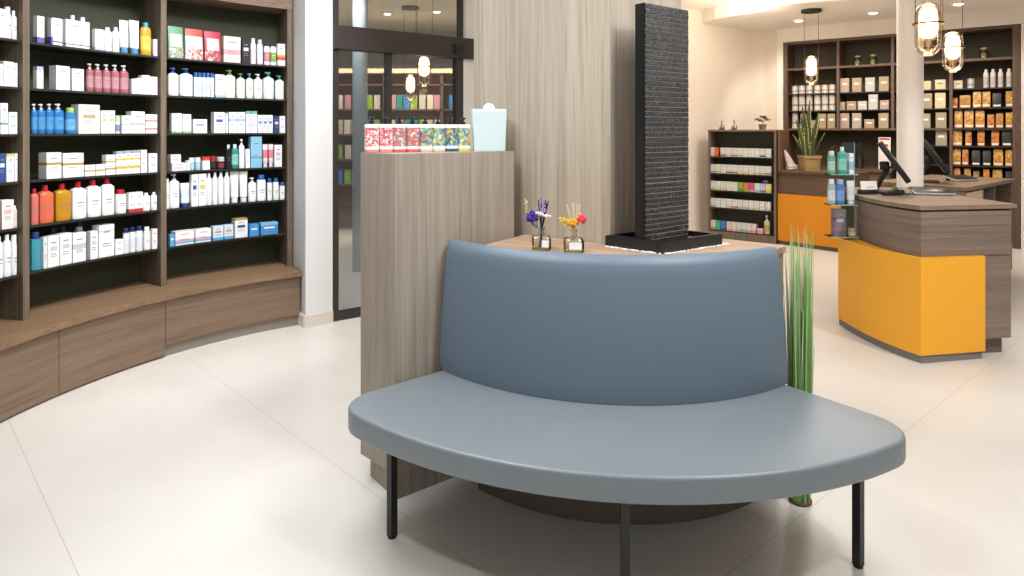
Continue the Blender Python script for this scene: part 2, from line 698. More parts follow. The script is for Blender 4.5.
# ------------------------------------------------------------------ wood pillar, pedestal, low curved counter
BC = Vector((0.446, 3.13))           # centre of the bench curve
WC = Vector((0.392, 2.572))
wd = Vector((-0.777, 0.629))
we = Vector((0.8, 0.6))
bm = bmesh.new()
prism(bm, [WC, WC + we * 0.44, WC + we * 0.44 + wd * 0.735, WC + wd * 0.735], 0, 3.018)
PIL = wobj('wood_column', bm, wood('#bfb2a2', '#aea191', '#918474', 'z', ang=math.radians(-39), plank=0.19), origin=(*(WC + wd * 0.36 + we * 0.2), 0))
tag(PIL, 'tall floor to ceiling oak clad column behind the low curved counter', 'column')

P0 = Vector((-0.441, 2.441))
pf = Vector((0.797, 0.604))
pl_ = Vector((-0.72, 0.69))
PL, PWD = 0.565, 0.236
PH = 1.311
ped = empty('oak_pedestal', (*(P0 + pf * 0.28 + pl_ * 0.1), 0), 'tall oak pedestal at left end of the curved bench', 'pedestal')
P1, P2, P3 = P0 + pl_ * PWD, P0 + pl_ * PWD + pf * PL, P0 + pf * PL
bm = bmesh.new()
prism(bm, [P0, P3, P2, P1], 0.095, PH)
wobj('body', bm, OAK_V, ped, smooth=0)
bm = bmesh.new()
ins = 0.018
c = (P0 + P2) / 2
prism(bm, [P0 + (c - P0) * 0.02, P3 + (c - P3) * 0.06, P2 + (c - P2) * 0.06, P1 + (c - P1) * 0.12], 0, 0.095)
wobj('plinth', bm, OAK_V, ped, smooth=0)

LH = 0.945
lc = empty('curved_counter', (*(BC + Vector((0.1, -0.5))), 0), 'low curved oak counter behind the backrest carrying water feature and diffusers', 'counter')


def arc(c, r, a0, a1, n):
    return [(c.x + r * math.cos(math.radians(a0 + (a1 - a0) * k / n)), c.y + r * math.sin(math.radians(a0 + (a1 - a0) * k / n))) for k in range(n + 1)]


# region: in front of the column's front face and its right face
inner = [(0.895, 2.705), tuple(WC + we * 0.455 + Vector((0.02, -0.02))), tuple(WC + we * 0.44 + Vector((0.006, -0.008))),
         tuple(WC + Vector((0.001, -0.008))), tuple(WC + wd * 0.42 + Vector((-0.006, -0.008)))]
aL, aR = -133.5, -43.0
bm = bmesh.new()
prism(bm, arc(BC, 0.855, aL, aR, 28) + inner, 0.1, LH - 0.025)
wobj('body', bm, wood('#b29e88', '#96836f', '#6e5d4e', 'z', ang=0.5), lc, smooth=0.4)
bm = bmesh.new()
prism(bm, arc(BC, 0.866, aL, aR, 28) + inner, LH - 0.025, LH)
wobj('worktop', bm, wood('#bd9f86', '#aa8d74', '#8c7058', 'x', ang=-0.6), lc, smooth=0.4)
bm = bmesh.new()
prism(bm, arc(BC, 0.84, aL, aR, 28) + inner, 0.0, 0.1)
wobj('plinth', bm, mat('#6f6255', 0.6), lc, smooth=0.4)

# ------------------------------------------------------------------ curved bench
LEATHER = mat('#757d83', 0.40, bump=0.18, bscale=420, spec=0.7)
SEATZ, SEATB = 0.469, 0.394
bench = empty('curved_bench', (*(BC + Vector((-0.09, -1.15))), 0), 'curved blue grey leather bench with high curved backrest on black legs', 'bench')


def rounded_outline(ri, ro, a0, a1, rc, n=48, m=7):
    pts = []
    ir = [(ri, a) for a in (a0, a1)]
    # outer arc with rounded corners
    da = math.degrees(rc / (ro - rc))
    for s, a in ((1, a0), (-1, a1)):
        pass
    # start: inner arc from a1 back to a0
    for k in range(n + 1):
        a = math.radians(a1 + (a0 - a1) * k / n)
        pts.append(BC + ri * Vector((math.cos(a), math.sin(a))))
    ca = math.radians(a0 + da)
    cc = BC + (ro - rc) * Vector((math.cos(ca), math.sin(ca)))
    for k in range(m + 1):
        t = math.radians(a0 - 90) + (PI / 2 + math.radians(da)) * k / m
        pts.append(cc + rc * Vector((math.cos(t), math.sin(t))))
    for k in range(1, n):
        a = math.radians(a0 + da + (a1 - a0 - 2 * da) * k / n)
        pts.append(BC + ro * Vector((math.cos(a), math.sin(a))))
    ca = math.radians(a1 - da)
    cc = BC + (ro - rc) * Vector((math.cos(ca), math.sin(ca)))
    for k in range(m + 1):
        t = math.radians(a1 - da) + (PI / 2 + math.radians(da)) * k / m
        pts.append(cc + rc * Vector((math.cos(t), math.sin(t))))
    return pts


bm = bmesh.new()
prism(bm, rounded_outline(0.905, 1.40, -139.3, -53.6, 0.13), SEATB - 0.004, SEATZ, bevel=0.012, seg=4)
wobj('seat', bm, LEATHER, bench, smooth=0.9)
# backrest: closed section swept along the curve, shrinking at both ends
bm = bmesh.new()
A0, A1 = -140.3, -53.2
NA = 56
th = 0.042


def section(shr):
    # loop in (r, z); r outward (towards the sitter)
    base = []
    bz, tz = 0.4705, 0.967
    pts = []
    nn = 14
    for k in range(nn + 1):            # front face, bottom to top
        t = k / nn
        z = bz + (tz - bz) * t
        bulge = 0.005 * math.sin(PI * t) ** 0.6
        edge = (0.012 if t > .5 else 0.004) * (max(0, abs(t - 0.5) - 0.44) / 0.06) ** 2
        pts.append((0.953 - 0.042 * t + bulge - edge, z))
    for k in range(nn + 1):
        t = 1 - k / nn
        z = bz + (tz - bz) * t
        edge = (0.012 if t > .5 else 0.004) * (max(0, abs(t - 0.5) - 0.44) / 0.06) ** 2
        pts.append((0.953 - 0.042 * t - th + edge, z))
    if shr:
        cr = 0.93 - th / 2
        out = []
        for r, z in pts:
            t = (z - bz) / (tz - bz)
            mr = 0.953 - 0.042 * t - th / 2
            zz = min(max(z, bz + shr), tz - shr)
            out.append((mr + (r - mr) * (1 - shr / 0.03) if shr < 0.03 else mr + (r - mr) * 0.12, zz))
        pts = out
    return pts


rings = []
ends = [(0.0, 0.006), (0.1, 0.003), (0.25, 0.001), (0.8, 0.0)]
stations = [(A0 + d_, s_) for d_, s_ in ends] + [(A0 + 0.8 + (A1 - A0 - 1.6) * k / NA, 0) for k in range(1, NA)] + [(A1 - d_, s_) for d_, s_ in ends[::-1]]
for a, s_ in stations:
    ar = math.radians(a)
    rings.append([bm.verts.new((BC.x + r * math.cos(ar), BC.y + r * math.sin(ar), z)) for r, z in section(s_)])
for i in range(len(rings) - 1):
    m_ = len(rings[i])
    for k in range(m_):
        bm.faces.new((rings[i][k], rings[i][(k + 1) % m_], rings[i + 1][(k + 1) % m_], rings[i + 1][k]))
bm.faces.new(rings[0])
bm.faces.new(rings[-1][::-1])
wobj('backrest', bm, mat('#647381', 0.45, bump=0.18, bscale=420, spec=0.5), bench, smooth=1.2)
bm = bmesh.new()
sector(bm, BC, 0.93, 1.33, -136, -57, SEATB - 0.012, SEATB + 0.002, 30)
wobj('seat_frame', bm, mat('#2b2d2f', 0.6), bench)
for a in (-133.4, -95.3, -57.8):
    p = pol(1.25, a, BC)
    bm = bmesh.new()
    box(bm, -0.013, 0.013, -0.013, 0.013, 0.006, SEATB - 0.01, 0, T(p.x, p.y, 0, math.radians(a)))
    o = wobj('leg', bm, BLACK_METAL, bench, smooth=0)
    bm = bmesh.new()
    lathe(bm, [(0.015, 0), (0.015, 0.006)], 14, c=(p.x, p.y, 0))
    wobj('foot', bm, mat('#101010', 0.7), o)

# ------------------------------------------------------------------ water wall
wc = Vector((0.505, 2.44))
wa = Vector((0.79, 0.613))          # along the wide face
wn = Vector((-0.72, 0.69))          # towards the back-left
WANG = math.atan2(wa.y, wa.x)
ww = empty('water_wall', (0.6, 2.55, LH), 'tall black slate water wall standing in a black basin', 'water feature')


def slate():
    m = bpy.data.materials.new('wet_black_slate')
    m.use_nodes = True
    nt = m.node_tree
    N, L = nt.nodes, nt.links
    b = N['Principled BSDF']
    b.inputs['Roughness'].default_value = 0.22
    b.inputs['Specular IOR Level'].default_value = 0.8
    g = N.new('ShaderNodeNewGeometry')
    n1 = N.new('ShaderNodeTexNoise')
    n1.inputs['Scale'].default_value = 90
    n1.inputs['Detail'].default_value = 6
    n1.inputs['Roughness'].default_value = 0.8
    L.new(g.outputs['Position'], n1.inputs['Vector'])
    r = N.new('ShaderNodeValToRGB')
    r.color_ramp.elements[0].color = (0.004, 0.004, 0.0045, 1)
    r.color_ramp.elements[0].position = 0.42
    r.color_ramp.elements[1].color = (0.06, 0.05, 0.047, 1)
    r.color_ramp.elements[1].position = 0.75
    L.new(n1.outputs['Fac'], r.inputs['Fac'])
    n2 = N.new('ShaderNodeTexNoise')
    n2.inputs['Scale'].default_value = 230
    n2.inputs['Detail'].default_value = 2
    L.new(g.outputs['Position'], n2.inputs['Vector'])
    r2 = N.new('ShaderNodeValToRGB')  # pale flecks painted into the colour as sparkle of wet stone
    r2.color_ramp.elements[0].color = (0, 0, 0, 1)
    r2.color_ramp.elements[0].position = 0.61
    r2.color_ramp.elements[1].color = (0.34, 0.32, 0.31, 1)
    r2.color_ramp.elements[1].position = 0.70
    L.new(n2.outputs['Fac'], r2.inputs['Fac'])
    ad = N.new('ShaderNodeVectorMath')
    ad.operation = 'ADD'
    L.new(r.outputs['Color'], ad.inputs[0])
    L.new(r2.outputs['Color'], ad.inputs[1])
    L.new(ad.outputs[0], b.inputs['Base Color'])
    bp = N.new('ShaderNodeBump')
    bp.inputs['Strength'].default_value = 0.9
    bp.inputs['Distance'].default_value = 0.004
    L.new(n1.outputs['Fac'], bp.inputs['Height'])
    L.new(bp.outputs['Normal'], b.inputs['Normal'])
    return m


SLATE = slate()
GRANITE = mat('#1c1d1f', 0.25, bump=0.3, bscale=300)
bm = bmesh.new()
z0, z1, W, D = LH + 0.02, 1.885, 0.262, 0.05
M = T(wc.x, wc.y, 0, WANG)
box(bm, -0.002, W + 0.002, 0.004, D, z0, z1, 0, M)
wobj('column_core', bm, GRANITE, ww, smooth=0)
# rough ribbed stone face: horizontal courses, jittered
bm = bmesh.new()
NX = 56
rows = []
NZ = 47
rng = random.Random(3)
for j in range(NZ):
    za = z0 + (z1 - z0) * j / NZ
    zb = z0 + (z1 - z0) * (j + 1) / NZ
    out = rng.uniform(0.003, 0.005)
    for zz, dd in ((za, 0.0), (za + 0.0015, out), (zb - 0.0026, out * 0.8), (zb - 0.0005, 0.0)):
        row = []
        for i in range(NX + 1):
            jit = rng.uniform(-0.0011, 0.0011) if dd else 0
            row.append(bm.verts.new(M @ Vector((W * i / NX, 0.004 - dd + jit, zz + (rng.uniform(-0.0005, 0.0005) if dd else 0)))))
        rows.append(row)
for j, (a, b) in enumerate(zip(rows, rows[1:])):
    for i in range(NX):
        bm.faces.new((a[i], a[i + 1], b[i + 1], b[i])).material_index = 1 if j % 4 == 2 else 0  # paler strip on each course, a wet glint painted in
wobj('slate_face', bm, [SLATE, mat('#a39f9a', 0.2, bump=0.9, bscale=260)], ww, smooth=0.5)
# basin
F = Vector((0.552, 2.372))
bl, br = Vector((-0.76, 0.65)) * 0.245, Vector((0.826, 0.563)) * 0.345
qa, qb, qc, qd = F, F + br, F + br + bl, F + bl
cen = (qa + qc) / 2
bm = bmesh.new()
ins = [p + (cen - p) * 0.14 for p in (qa, qb, qc, qd)]
o_ = [qa, qb, qc, qd]
zt, zb, zw = LH + 0.045, LH + 0.002, LH + 0.02
vo = [bm.verts.new((*p, zb)) for p in o_]
vt = [bm.verts.new((*p, zt)) for p in o_]
vi = [bm.verts.new((*p, zt)) for p in ins]
vb = [bm.verts.new((*p, zw)) for p in ins]
for i in range(4):
    j = (i + 1) % 4
    bm.faces.new((vo[i], vo[j], vt[j], vt[i]))
    bm.faces.new((vt[i], vt[j], vi[j], vi[i]))
    bm.faces.new((vi[i], vi[j], vb[j], vb[i]))
bm.faces.new(vb)
bm.faces.new(vo[::-1])
bmesh.ops.recalc_face_normals(bm, faces=bm.faces)
bmesh.ops.bevel(bm, geom=[e for e in bm.edges if e.verts[0].co.z > zt - 1e-4 and e.verts[1].co.z > zt - 1e-4], offset=0.003, segments=2, affect='EDGES')
wobj('basin', bm, GRANITE, ww, smooth=0.5)
bm = bmesh.new()
f = bm.faces.new([bm.verts.new((*p, LH + 0.033)) for p in ins])
wm = mat('#0a0d0f', 0.03, bump=0.35, bscale=70, spec=0.9)
wobj('water', bm, wm, ww)
# white gravel along the foot of the basin
bm = bmesh.new()
for a, b in ((qd, qa), (qa, qb)):
    e = (b - a)
    nrm = Vector((e.y, -e.x)).normalized()
    for k in range(70):
        p = a + e * rng.random() + nrm * (0.006 + rng.random() * 0.012)
        ball(bm, (p.x, p.y, LH + 0.003), rng.uniform(0.0028, 0.0045), 0, 1, 0.8)
p = qb
for k in range(30):
    ball(bm, (p.x + rng.uniform(0.002, 0.03), p.y + rng.uniform(-0.01, 0.03), LH + 0.003), rng.uniform(0.0028, 0.0045), 0, 1, 0.8)
o = wobj('white_gravel', bm, mat('#f4f2ee', 0.6), origin=(*F, LH))
tag(o, 'thin line of white gravel along the foot of the black basin', 'gravel', kind='stuff')


# ------------------------------------------------------------------ goods: cached meshes and builders
CACHE = {}


def carton_mesh(w, d, h, base, bands=(), mark=None, lines=True):
    key = ('carton', round(w, 3), round(d, 3), round(h, 3), base, bands, mark, lines)
    if key in CACHE:
        return CACHE[key]
    mats = [mat(base, 0.5)]
    bm = bmesh.new()
    lv = [0.0]
    mi = []
    for f0, f1, c in sorted(bands):
        if f0 > lv[-1] + 1e-4:
            lv.append(f0)
            mi.append(0)
        mats.append(mat(c, 0.5))
        lv.append(f1)
        mi.append(len(mats) - 1)
    if lv[-1] < 1 - 1e-4:
        lv.append(1.0)
        mi.append(0)
    c4 = [(-w / 2, -d / 2), (w / 2, -d / 2), (w / 2, d / 2), (-w / 2, d / 2)]
    rg = [[bm.verts.new((x, y, f * h)) for x, y in c4] for f in lv]
    for i in range(len(rg) - 1):
        for k in range(4):
            f = bm.faces.new((rg[i][k], rg[i][(k + 1) % 4], rg[i + 1][(k + 1) % 4], rg[i + 1][k]))
            f.material_index = mi[i]
    bm.faces.new(rg[0][::-1]).material_index = mi[0]
    bm.faces.new(rg[-1]).material_index = mi[-1]
    bmesh.ops.recalc_face_normals(bm, faces=bm.faces)

    def q(x0, x1, za, zb, m):
        y = -d / 2 - 0.0005
        f = bm.faces.new([bm.verts.new(v) for v in ((x0 * w, y, za * h), (x1 * w, y, za * h), (x1 * w, y, zb * h), (x0 * w, y, zb * h))])
        f.material_index = m
    if mark:
        mats.append(mat(mark, 0.5))
        q(-0.3, 0.3, 0.52, 0.66, len(mats) - 1)
    if lines:
        mats.append(mat('#8d9096', 0.6))
        q(-0.28, 0.2, 0.40, 0.425, len(mats) - 1)
        q(-0.28, 0.3, 0.33, 0.35, len(mats) - 1)
        q(-0.22, 0.22, 0.76, 0.80, len(mats) - 1)
    me = bpy.data.meshes.new('carton')
    bm.to_mesh(me)
    bm.free()
    for m in mats:
        me.materials.append(m)
    CACHE[key] = me
    return me


def bottle_parts(w, d, h, body, cap, kind='screw', label=None, sq=2.6, clear=False):
    key = ('bottle', round(w, 3), round(d, 3), round(h, 3), body, cap, kind, label, sq)
    if key in CACHE:
        return CACHE[key]
    hb = h * {'pump': 0.82, 'screw': 0.84, 'flip': 0.86, 'wide': 0.82, 'spray': 0.72}[kind]
    mats = [mat(body, 0.3)]
    li = 0
    if label:
        mats.append(mat(label, 0.5))
        li = 1
    nk = {'pump': 0.36, 'screw': 0.42, 'flip': 0.6, 'wide': 0.8, 'spray': 0.4}[kind]
    prof = [(0.93, 0, 0), (1, 0.03 * hb, 0), (1, 0.18 * hb, li), (1, 0.68 * hb, 0), (1, 0.87 * hb, 0), (0.93, 0.93 * hb, 0), (nk + 0.14, 0.985 * hb, 0), (nk, hb, 0)]
    bm = bmesh.new()
    lathe(bm, prof, 16, w / 2, d / 2, sq=sq)
    # print lines on the front
    mats.append(mat('#7f858d' if not label else body, 0.6))
    for za, zb, x1 in ((0.50, 0.53, 0.5), (0.40, 0.42, 0.4)):
        f = bm.faces.new([bm.verts.new(v) for v in ((-x1 * w / 2, -d / 2 - 0.0008, za * hb), (x1 * w / 2, -d / 2 - 0.0008, za * hb),
                                                    (x1 * w / 2, -d / 2 - 0.0008, zb * hb), (-x1 * w / 2, -d / 2 - 0.0008, zb * hb))])
        f.material_index = len(mats) - 1
    me = finish(bm, mats, 'bottle_body', 0.7)
    bm = bmesh.new()
    cr = min(w, d) / 2
    if kind == 'pump':
        lathe(bm, [(cr * 0.5, hb - 0.001), (cr * 0.5, hb + 0.05 * h)], 12)
        lathe(bm, [(cr * 0.16, hb + 0.05 * h), (cr * 0.16, h * 0.95)], 8)
        rbox(bm, -cr * 0.38, cr * 0.38, -cr * 0.4, cr * 0.4, h * 0.94, h, 0.001)
        rbox(bm, -cr * 0.9, cr * 0.1, -cr * 0.2, cr * 0.2, h * 0.955, h * 0.99, 0.0008)
    elif kind == 'spray':
        lathe(bm, [(cr * 0.5, hb - 0.001), (cr * 0.4, hb + 0.08 * h)], 12)
        rbox(bm, -cr * 0.3, cr * 0.3, -cr * 1.1, cr * 0.5, h * 0.86, h, 0.002)
        tube(bm, [(0, -cr * 0.6, h * 0.87), (0, -cr * 0.8, h * 0.78)], cr * 0.12, 6)
    else:
        a = {'screw': 0.56, 'flip': 0.7, 'wide': 0.92}[kind]
        lathe(bm, [(cr * a, hb - 0.001), (cr * a, h * 0.985), (cr * a * 0.92, h)], 16)
    mc = finish(bm, mat(cap, 0.35), 'cap', 0.6)
    CACHE[key] = (me, mc, 'pump' if kind == 'pump' else ('spray_head' if kind == 'spray' else 'cap'))
    return CACHE[key]


def tube_parts(w, h, body, cap, label=None, d=None):
    key = ('tube', round(w, 3), round(h, 3), body, cap, label)
    if key in CACHE:
        return CACHE[key]
    d = d or w * 0.75
    bm = bmesh.new()
    mats = [mat(body, 0.35)]
    li = 0
    if label:
        mats.append(mat(label, 0.4))
        li = 1
    hc = h * 0.14
    n = 16
    rings = []
    for t in (0, 0.05, 0.3, 0.5, 0.72, 0.9, 0.96, 1.0):
        z = hc + (h - hc) * t
        ry = d / 2 * (1 - t ** 1.5) + 0.0012
        rx = w / 2 * (0.88 + 0.12 * t)
        if t == 0:
            rx *= 0.6
            ry *= 0.6
        rings.append([bm.verts.new((rx * math.cos(2 * PI * k / n), ry * math.sin(2 * PI * k / n), z)) for k in range(n)])
    for i in range(len(rings) - 1):
        for k in range(n):
            f = bm.faces.new((rings[i][k], rings[i][(k + 1) % n], rings[i + 1][(k + 1) % n], rings[i + 1][k]))
            f.material_index = li if i in (2, 3) else 0
    bm.faces.new(rings[0][::-1])
    bm.faces.new(rings[-1])
    me = finish(bm, mats, 'tube_body', 0.8)
    bm = bmesh.new()
    lathe(bm, [(w * 0.36, 0), (w * 0.38, 0.002), (w * 0.36, hc + 0.001)], 16)
    mc = finish(bm, mat(cap, 0.35), 'cap', 0.6)
    CACHE[key] = (me, mc, 'cap')
    return CACHE[key]


def pouch_mesh(w, h, top, body, panel):
    key = ('pouch', round(w, 3), round(h, 3), top, body, panel)
    if key in CACHE:
        return CACHE[key]
    bm = bmesh.new()
    mats = [mat(body, 0.45), mat(top, 0.4), mat(panel, 0.5), floral((body, '#8fae8a', panel, '#c97f86', top), 70)]
    nx = 8
    F_, B_ = [], []
    lev = (0, 0.04, 0.15, 0.34, 0.36, 0.6, 0.76, 0.8, 0.9, 1.0)
    for t in lev:
        dep = 0.028 * (1 - t ** 1.6) + 0.0012
        for A, s in ((F_, -1), (B_, 1)):
            A.append([bm.verts.new((w * (k / nx - 0.5) * (1 - 0.03 * math.sin(PI * t)), s * dep * (math.sin(PI * (0.06 + 0.88 * k / nx)) ** 0.5), h * t)) for k in range(nx + 1)])
    for A in (F_, B_):
        for i in range(len(lev) - 1):
            for k in range(nx):
                f = bm.faces.new((A[i][k], A[i][k + 1], A[i + 1][k + 1], A[i + 1][k]))
                f.material_index = 1 if i >= 6 else (2 if i in (4, 5) and 1 <= k < nx - 1 and A is F_ else (3 if i <= 3 and A is F_ else 0))
    for e in (0, nx):
        for i in range(len(lev) - 1):
            bm.faces.new((F_[i][e], B_[i][e], B_[i + 1][e], F_[i + 1][e])).material_index = 1 if i >= 6 else 0
    bm.faces.new(F_[0] + B_[0][::-1])
    bm.faces.new(F_[-1] + B_[-1][::-1])
    me = finish(bm, mats, 'pouch', 0.7)
    CACHE[key] = me
    return me


def bag_mesh(w, h, body, lab='#f2ede2'):
    key = ('bag', round(w, 3), round(h, 3), body, lab)
    if key in CACHE:
        return CACHE[key]
    bm = bmesh.new()
    d = 0.05
    lv = [(0, 1, 1), (0.1, 1, 1), (0.75, 0.97, 0.9), (0.92, 0.94, 0.3), (1.0, 0.94, 0.2)]
    rg = []
    for t, sx, sy in lv:
        rg.append([bm.verts.new((x * w * sx, y * d * sy, h * t)) for x, y in ((-.5, -.5), (0, -.56), (.5, -.5), (.5, .5), (0, .56), (-.5, .5))])
    for i in range(len(rg) - 1):
        for k in range(6):
            bm.faces.new((rg[i][k], rg[i][(k + 1) % 6], rg[i + 1][(k + 1) % 6], rg[i + 1][k]))
    bm.faces.new(rg[0][::-1])
    bm.faces.new(rg[-1])
    f = bm.faces.new([bm.verts.new(v) for v in ((-.42 * w, -.031, .06 * h), (.42 * w, -.031, .06 * h), (.42 * w, -.031, .19 * h), (-.42 * w, -.031, .19 * h))])
    f.material_index = 1
    foil = {'#c08a34': ('#c9963a', '#b07a28', '#dcae55', '#a8701f', '#c48f3c'), '#b8691f': ('#b8691f', '#d08a30', '#9a4f18', '#c97a2a'),
            '#1c1a19': ('#1c1a19', '#262220', '#141312')}.get(body, (body, '#c09048', '#a87428', body))
    me = finish(bm, [floral(foil, 45), mat(lab, 0.6)], 'bag', 0.5)
    CACHE[key] = me
    return me


def can_mesh(w, h, body='#d9d3ca', band='#8d8478', lid='#b9b3ab'):
    key = ('can', round(w, 3), round(h, 3), body, band, lid)
    if key in CACHE:
        return CACHE[key]
    bm = bmesh.new()
    r = w / 2
    lathe(bm, [(r, 0, 0), (r, h * 0.12, 0), (r, h * 0.3, 1), (r, h * 0.42, 0), (r, h * 0.88, 2), (r * 1.03, h * 0.89, 2), (r * 1.03, h * 0.985, 2), (r * 0.96, h, 2)], 16)
    me = finish(bm, [mat(body, 0.35, 0.15), mat(band, 0.5), mat(lid, 0.3, 0.5)], 'can', 0.6)
    CACHE[key] = me
    return me


def jar_parts(w, h, body, lid, label=None):
    key = ('jar', round(w, 3), round(h, 3), body, lid, label)
    if key in CACHE:
        return CACHE[key]
    r = w / 2
    bm = bmesh.new()
    mats = [mat(body, 0.25), mat(label or body, 0.5)]
    lathe(bm, [(r * .94, 0, 0), (r, h * .05, 0), (r, h * .12, 1), (r, h * .5, 0), (r, h * .6, 0), (r * .9, h * .64, 0)], 16)
    me = finish(bm, mats, 'jar_body', 0.6)
    bm = bmesh.new()
    lathe(bm, [(r * 1.0, h * .64), (r * 1.0, h * .97), (r * .94, h)], 16)
    mc = finish(bm, mat(lid, 0.35), 'lid', 0.6)
    CACHE[key] = (me, mc, 'lid')
    return CACHE[key]


def put(kind, spec, loc, rz, label, group):
    """one product: kind in carton, bottle, tube, pouch, bag, can, jar; spec is what the builders return"""
    cat = {'carton': 'box', 'bottle': 'bottle', 'pump_bottle': 'bottle', 'spray_bottle': 'bottle', 'cream_tube': 'tube', 'pouch': 'pouch',
           'gift_bag': 'bag', 'tin_can': 'can', 'cream_jar': 'jar', 'glass_jar': 'jar', 'aerosol_can': 'can'}[kind]
    if isinstance(spec, tuple):
        e = empty(kind, loc, label, cat, group, rz)
        link({'cream_tube': 'tube_body', 'cream_jar': 'jar_body', 'glass_jar': 'jar_body'}.get(kind, 'bottle_body'), spec[0], e)
        link(spec[2], spec[1], e)
        return e
    o = link(kind, spec, None, loc, rz)
    tag(o, label, cat, group)
    return o


ORD = ['first', 'second', 'third', 'fourth', 'fifth', 'sixth', 'seventh', 'eighth', 'ninth', 'tenth', 'eleventh', 'twelfth',
       'thirteenth', 'fourteenth', 'fifteenth', 'sixteenth', 'seventeenth', 'eighteenth', 'nineteenth', 'twentieth']

# ------------------------------------------------------------------ curved shelving on the left
SH = [1.88, 1.63, 1.381, 1.13, 0.885, 0.635]
RU, RS, RB = 2.365, 2.38, 2.63
UA = [185.3, 165.75, 145.95, 124.9]
shelf = empty('curved_shelf_unit', (*pol(2.45, 155), 0), 'curved dark oak wall shelving with olive back and deep plinth ledge on left', 'shelving')
AEND, ABEG = 124.42, 205.0
bm = bmesh.new()
sector(bm, SCN, RB, RB + 0.03, AEND, ABEG, 0.39, 2.45, 40)
wobj('back_panel', bm, OLIVE, shelf)
for a in UA:
    p, q = pol(RU, a), pol(RB, a)
    bm = bmesh.new()
    hw = 0.018
    M = T(p.x, p.y, 0, math.radians(a))
    box(bm, 0, RB - RU, -hw, hw, 0.39, 2.32, 0, M)
    wobj('upright', bm, OAK_DARK, shelf, smooth=0)
for b in range(3):
    for z in SH:
        bm = bmesh.new()
        g = math.degrees(0.019 / RS)
        sector(bm, SCN, RS, RB - 0.001, UA[b + 1] + g, UA[b] - g, z - 0.012, z, 14)
        wobj('shelf_board', bm, mat('#22211b', 0.6), shelf)
bm = bmesh.new()
sector(bm, SCN, RU - 0.005, RB, AEND, ABEG, 2.30, 2.45, 40)
wobj('cornice', bm, OAK_SHELF, shelf)
bm = bmesh.new()
sector(bm, SCN, 2.12, RB, AEND, ABEG, 0.36, 0.39, 44)
wobj('ledge', bm, wood('#94795f', '#83694f', '#6a523f', 'x', ang=0.8), shelf)
LEDGE_FRONT = wood('#8f7865', '#7f6957', '#635042', 'h', scale=0.7)
for s0, s1 in ((AEND + 0.25, 148.6), (148.7, 165.6), (165.7, 178)):
    bm = bmesh.new()
    sector(bm, SCN, 2.15, 2.17, s0, s1, 0.075 if s1 < 150 else 0.012, 0.36, 16)
    wobj('front_panel', bm, LEDGE_FRONT, shelf)
bm = bmesh.new()
sector(bm, SCN, 2.17, 2.3, AEND + 0.4, ABEG, 0.0, 0.36, 40)
wobj('plinth', bm, mat('#8d8377', 0.6), shelf)


def ray_circle(px, R):
    rx = (px - 512) / 645
    A = rx * rx + 1
    B = -2 * (rx * SCN.x + SCN.y)
    C = SCN.length_squared - R * R
    t = (-B + math.sqrt(B * B - 4 * A * C)) / 2 / A
    return Vector((rx * t, t))


BAY = ('left bay', 'middle bay', 'right bay')
ROWN = ('top', 'second', 'third', 'fourth', 'fifth', 'lowest')
W_, LIL, NAVY, PINK, GREY = '#f1f2f4', '#b9b3d6', '#24336b', '#c0707c', '#c9ccd2'


def C(x0, x1, h, look, base=W_, bands=(), mark=None, back=0, z=0):
    return dict(k='carton', x0=x0, x1=x1, h=h, look=look, base=base, bands=tuple(bands), mark=mark, back=back, z=z)


def B(x0, x1, h, look, body=W_, cap=W_, kind='screw', label=None, back=0, sq=2.6):
    return dict(k='bottle', x0=x0, x1=x1, h=h, look=look, body=body, cap=cap, kind=kind, label=label, back=back, z=0, sq=sq)


def U(x0, x1, h, look, body=W_, cap=W_, label=None, back=0):
    return dict(k='tube', x0=x0, x1=x1, h=h, look=look, body=body, cap=cap, label=label, back=back, z=0)


def P(x0, x1, h, look, top, body, panel):
    return dict(k='pouch', x0=x0, x1=x1, h=h, look=look, top=top, body=body, panel=panel, back=0, z=0)


def J(x0, x1, h, look, body, lid, label=None, back=0, z=0):
    return dict(k='jar', x0=x0, x1=x1, h=h, look=look, body=body, lid=lid, label=label, back=back, z=z)


def runs(fn, xs, h, *a, **kw):
    return [fn(x0, x1, h, *a, **kw) for x0, x1 in zip(xs, xs[1:])]


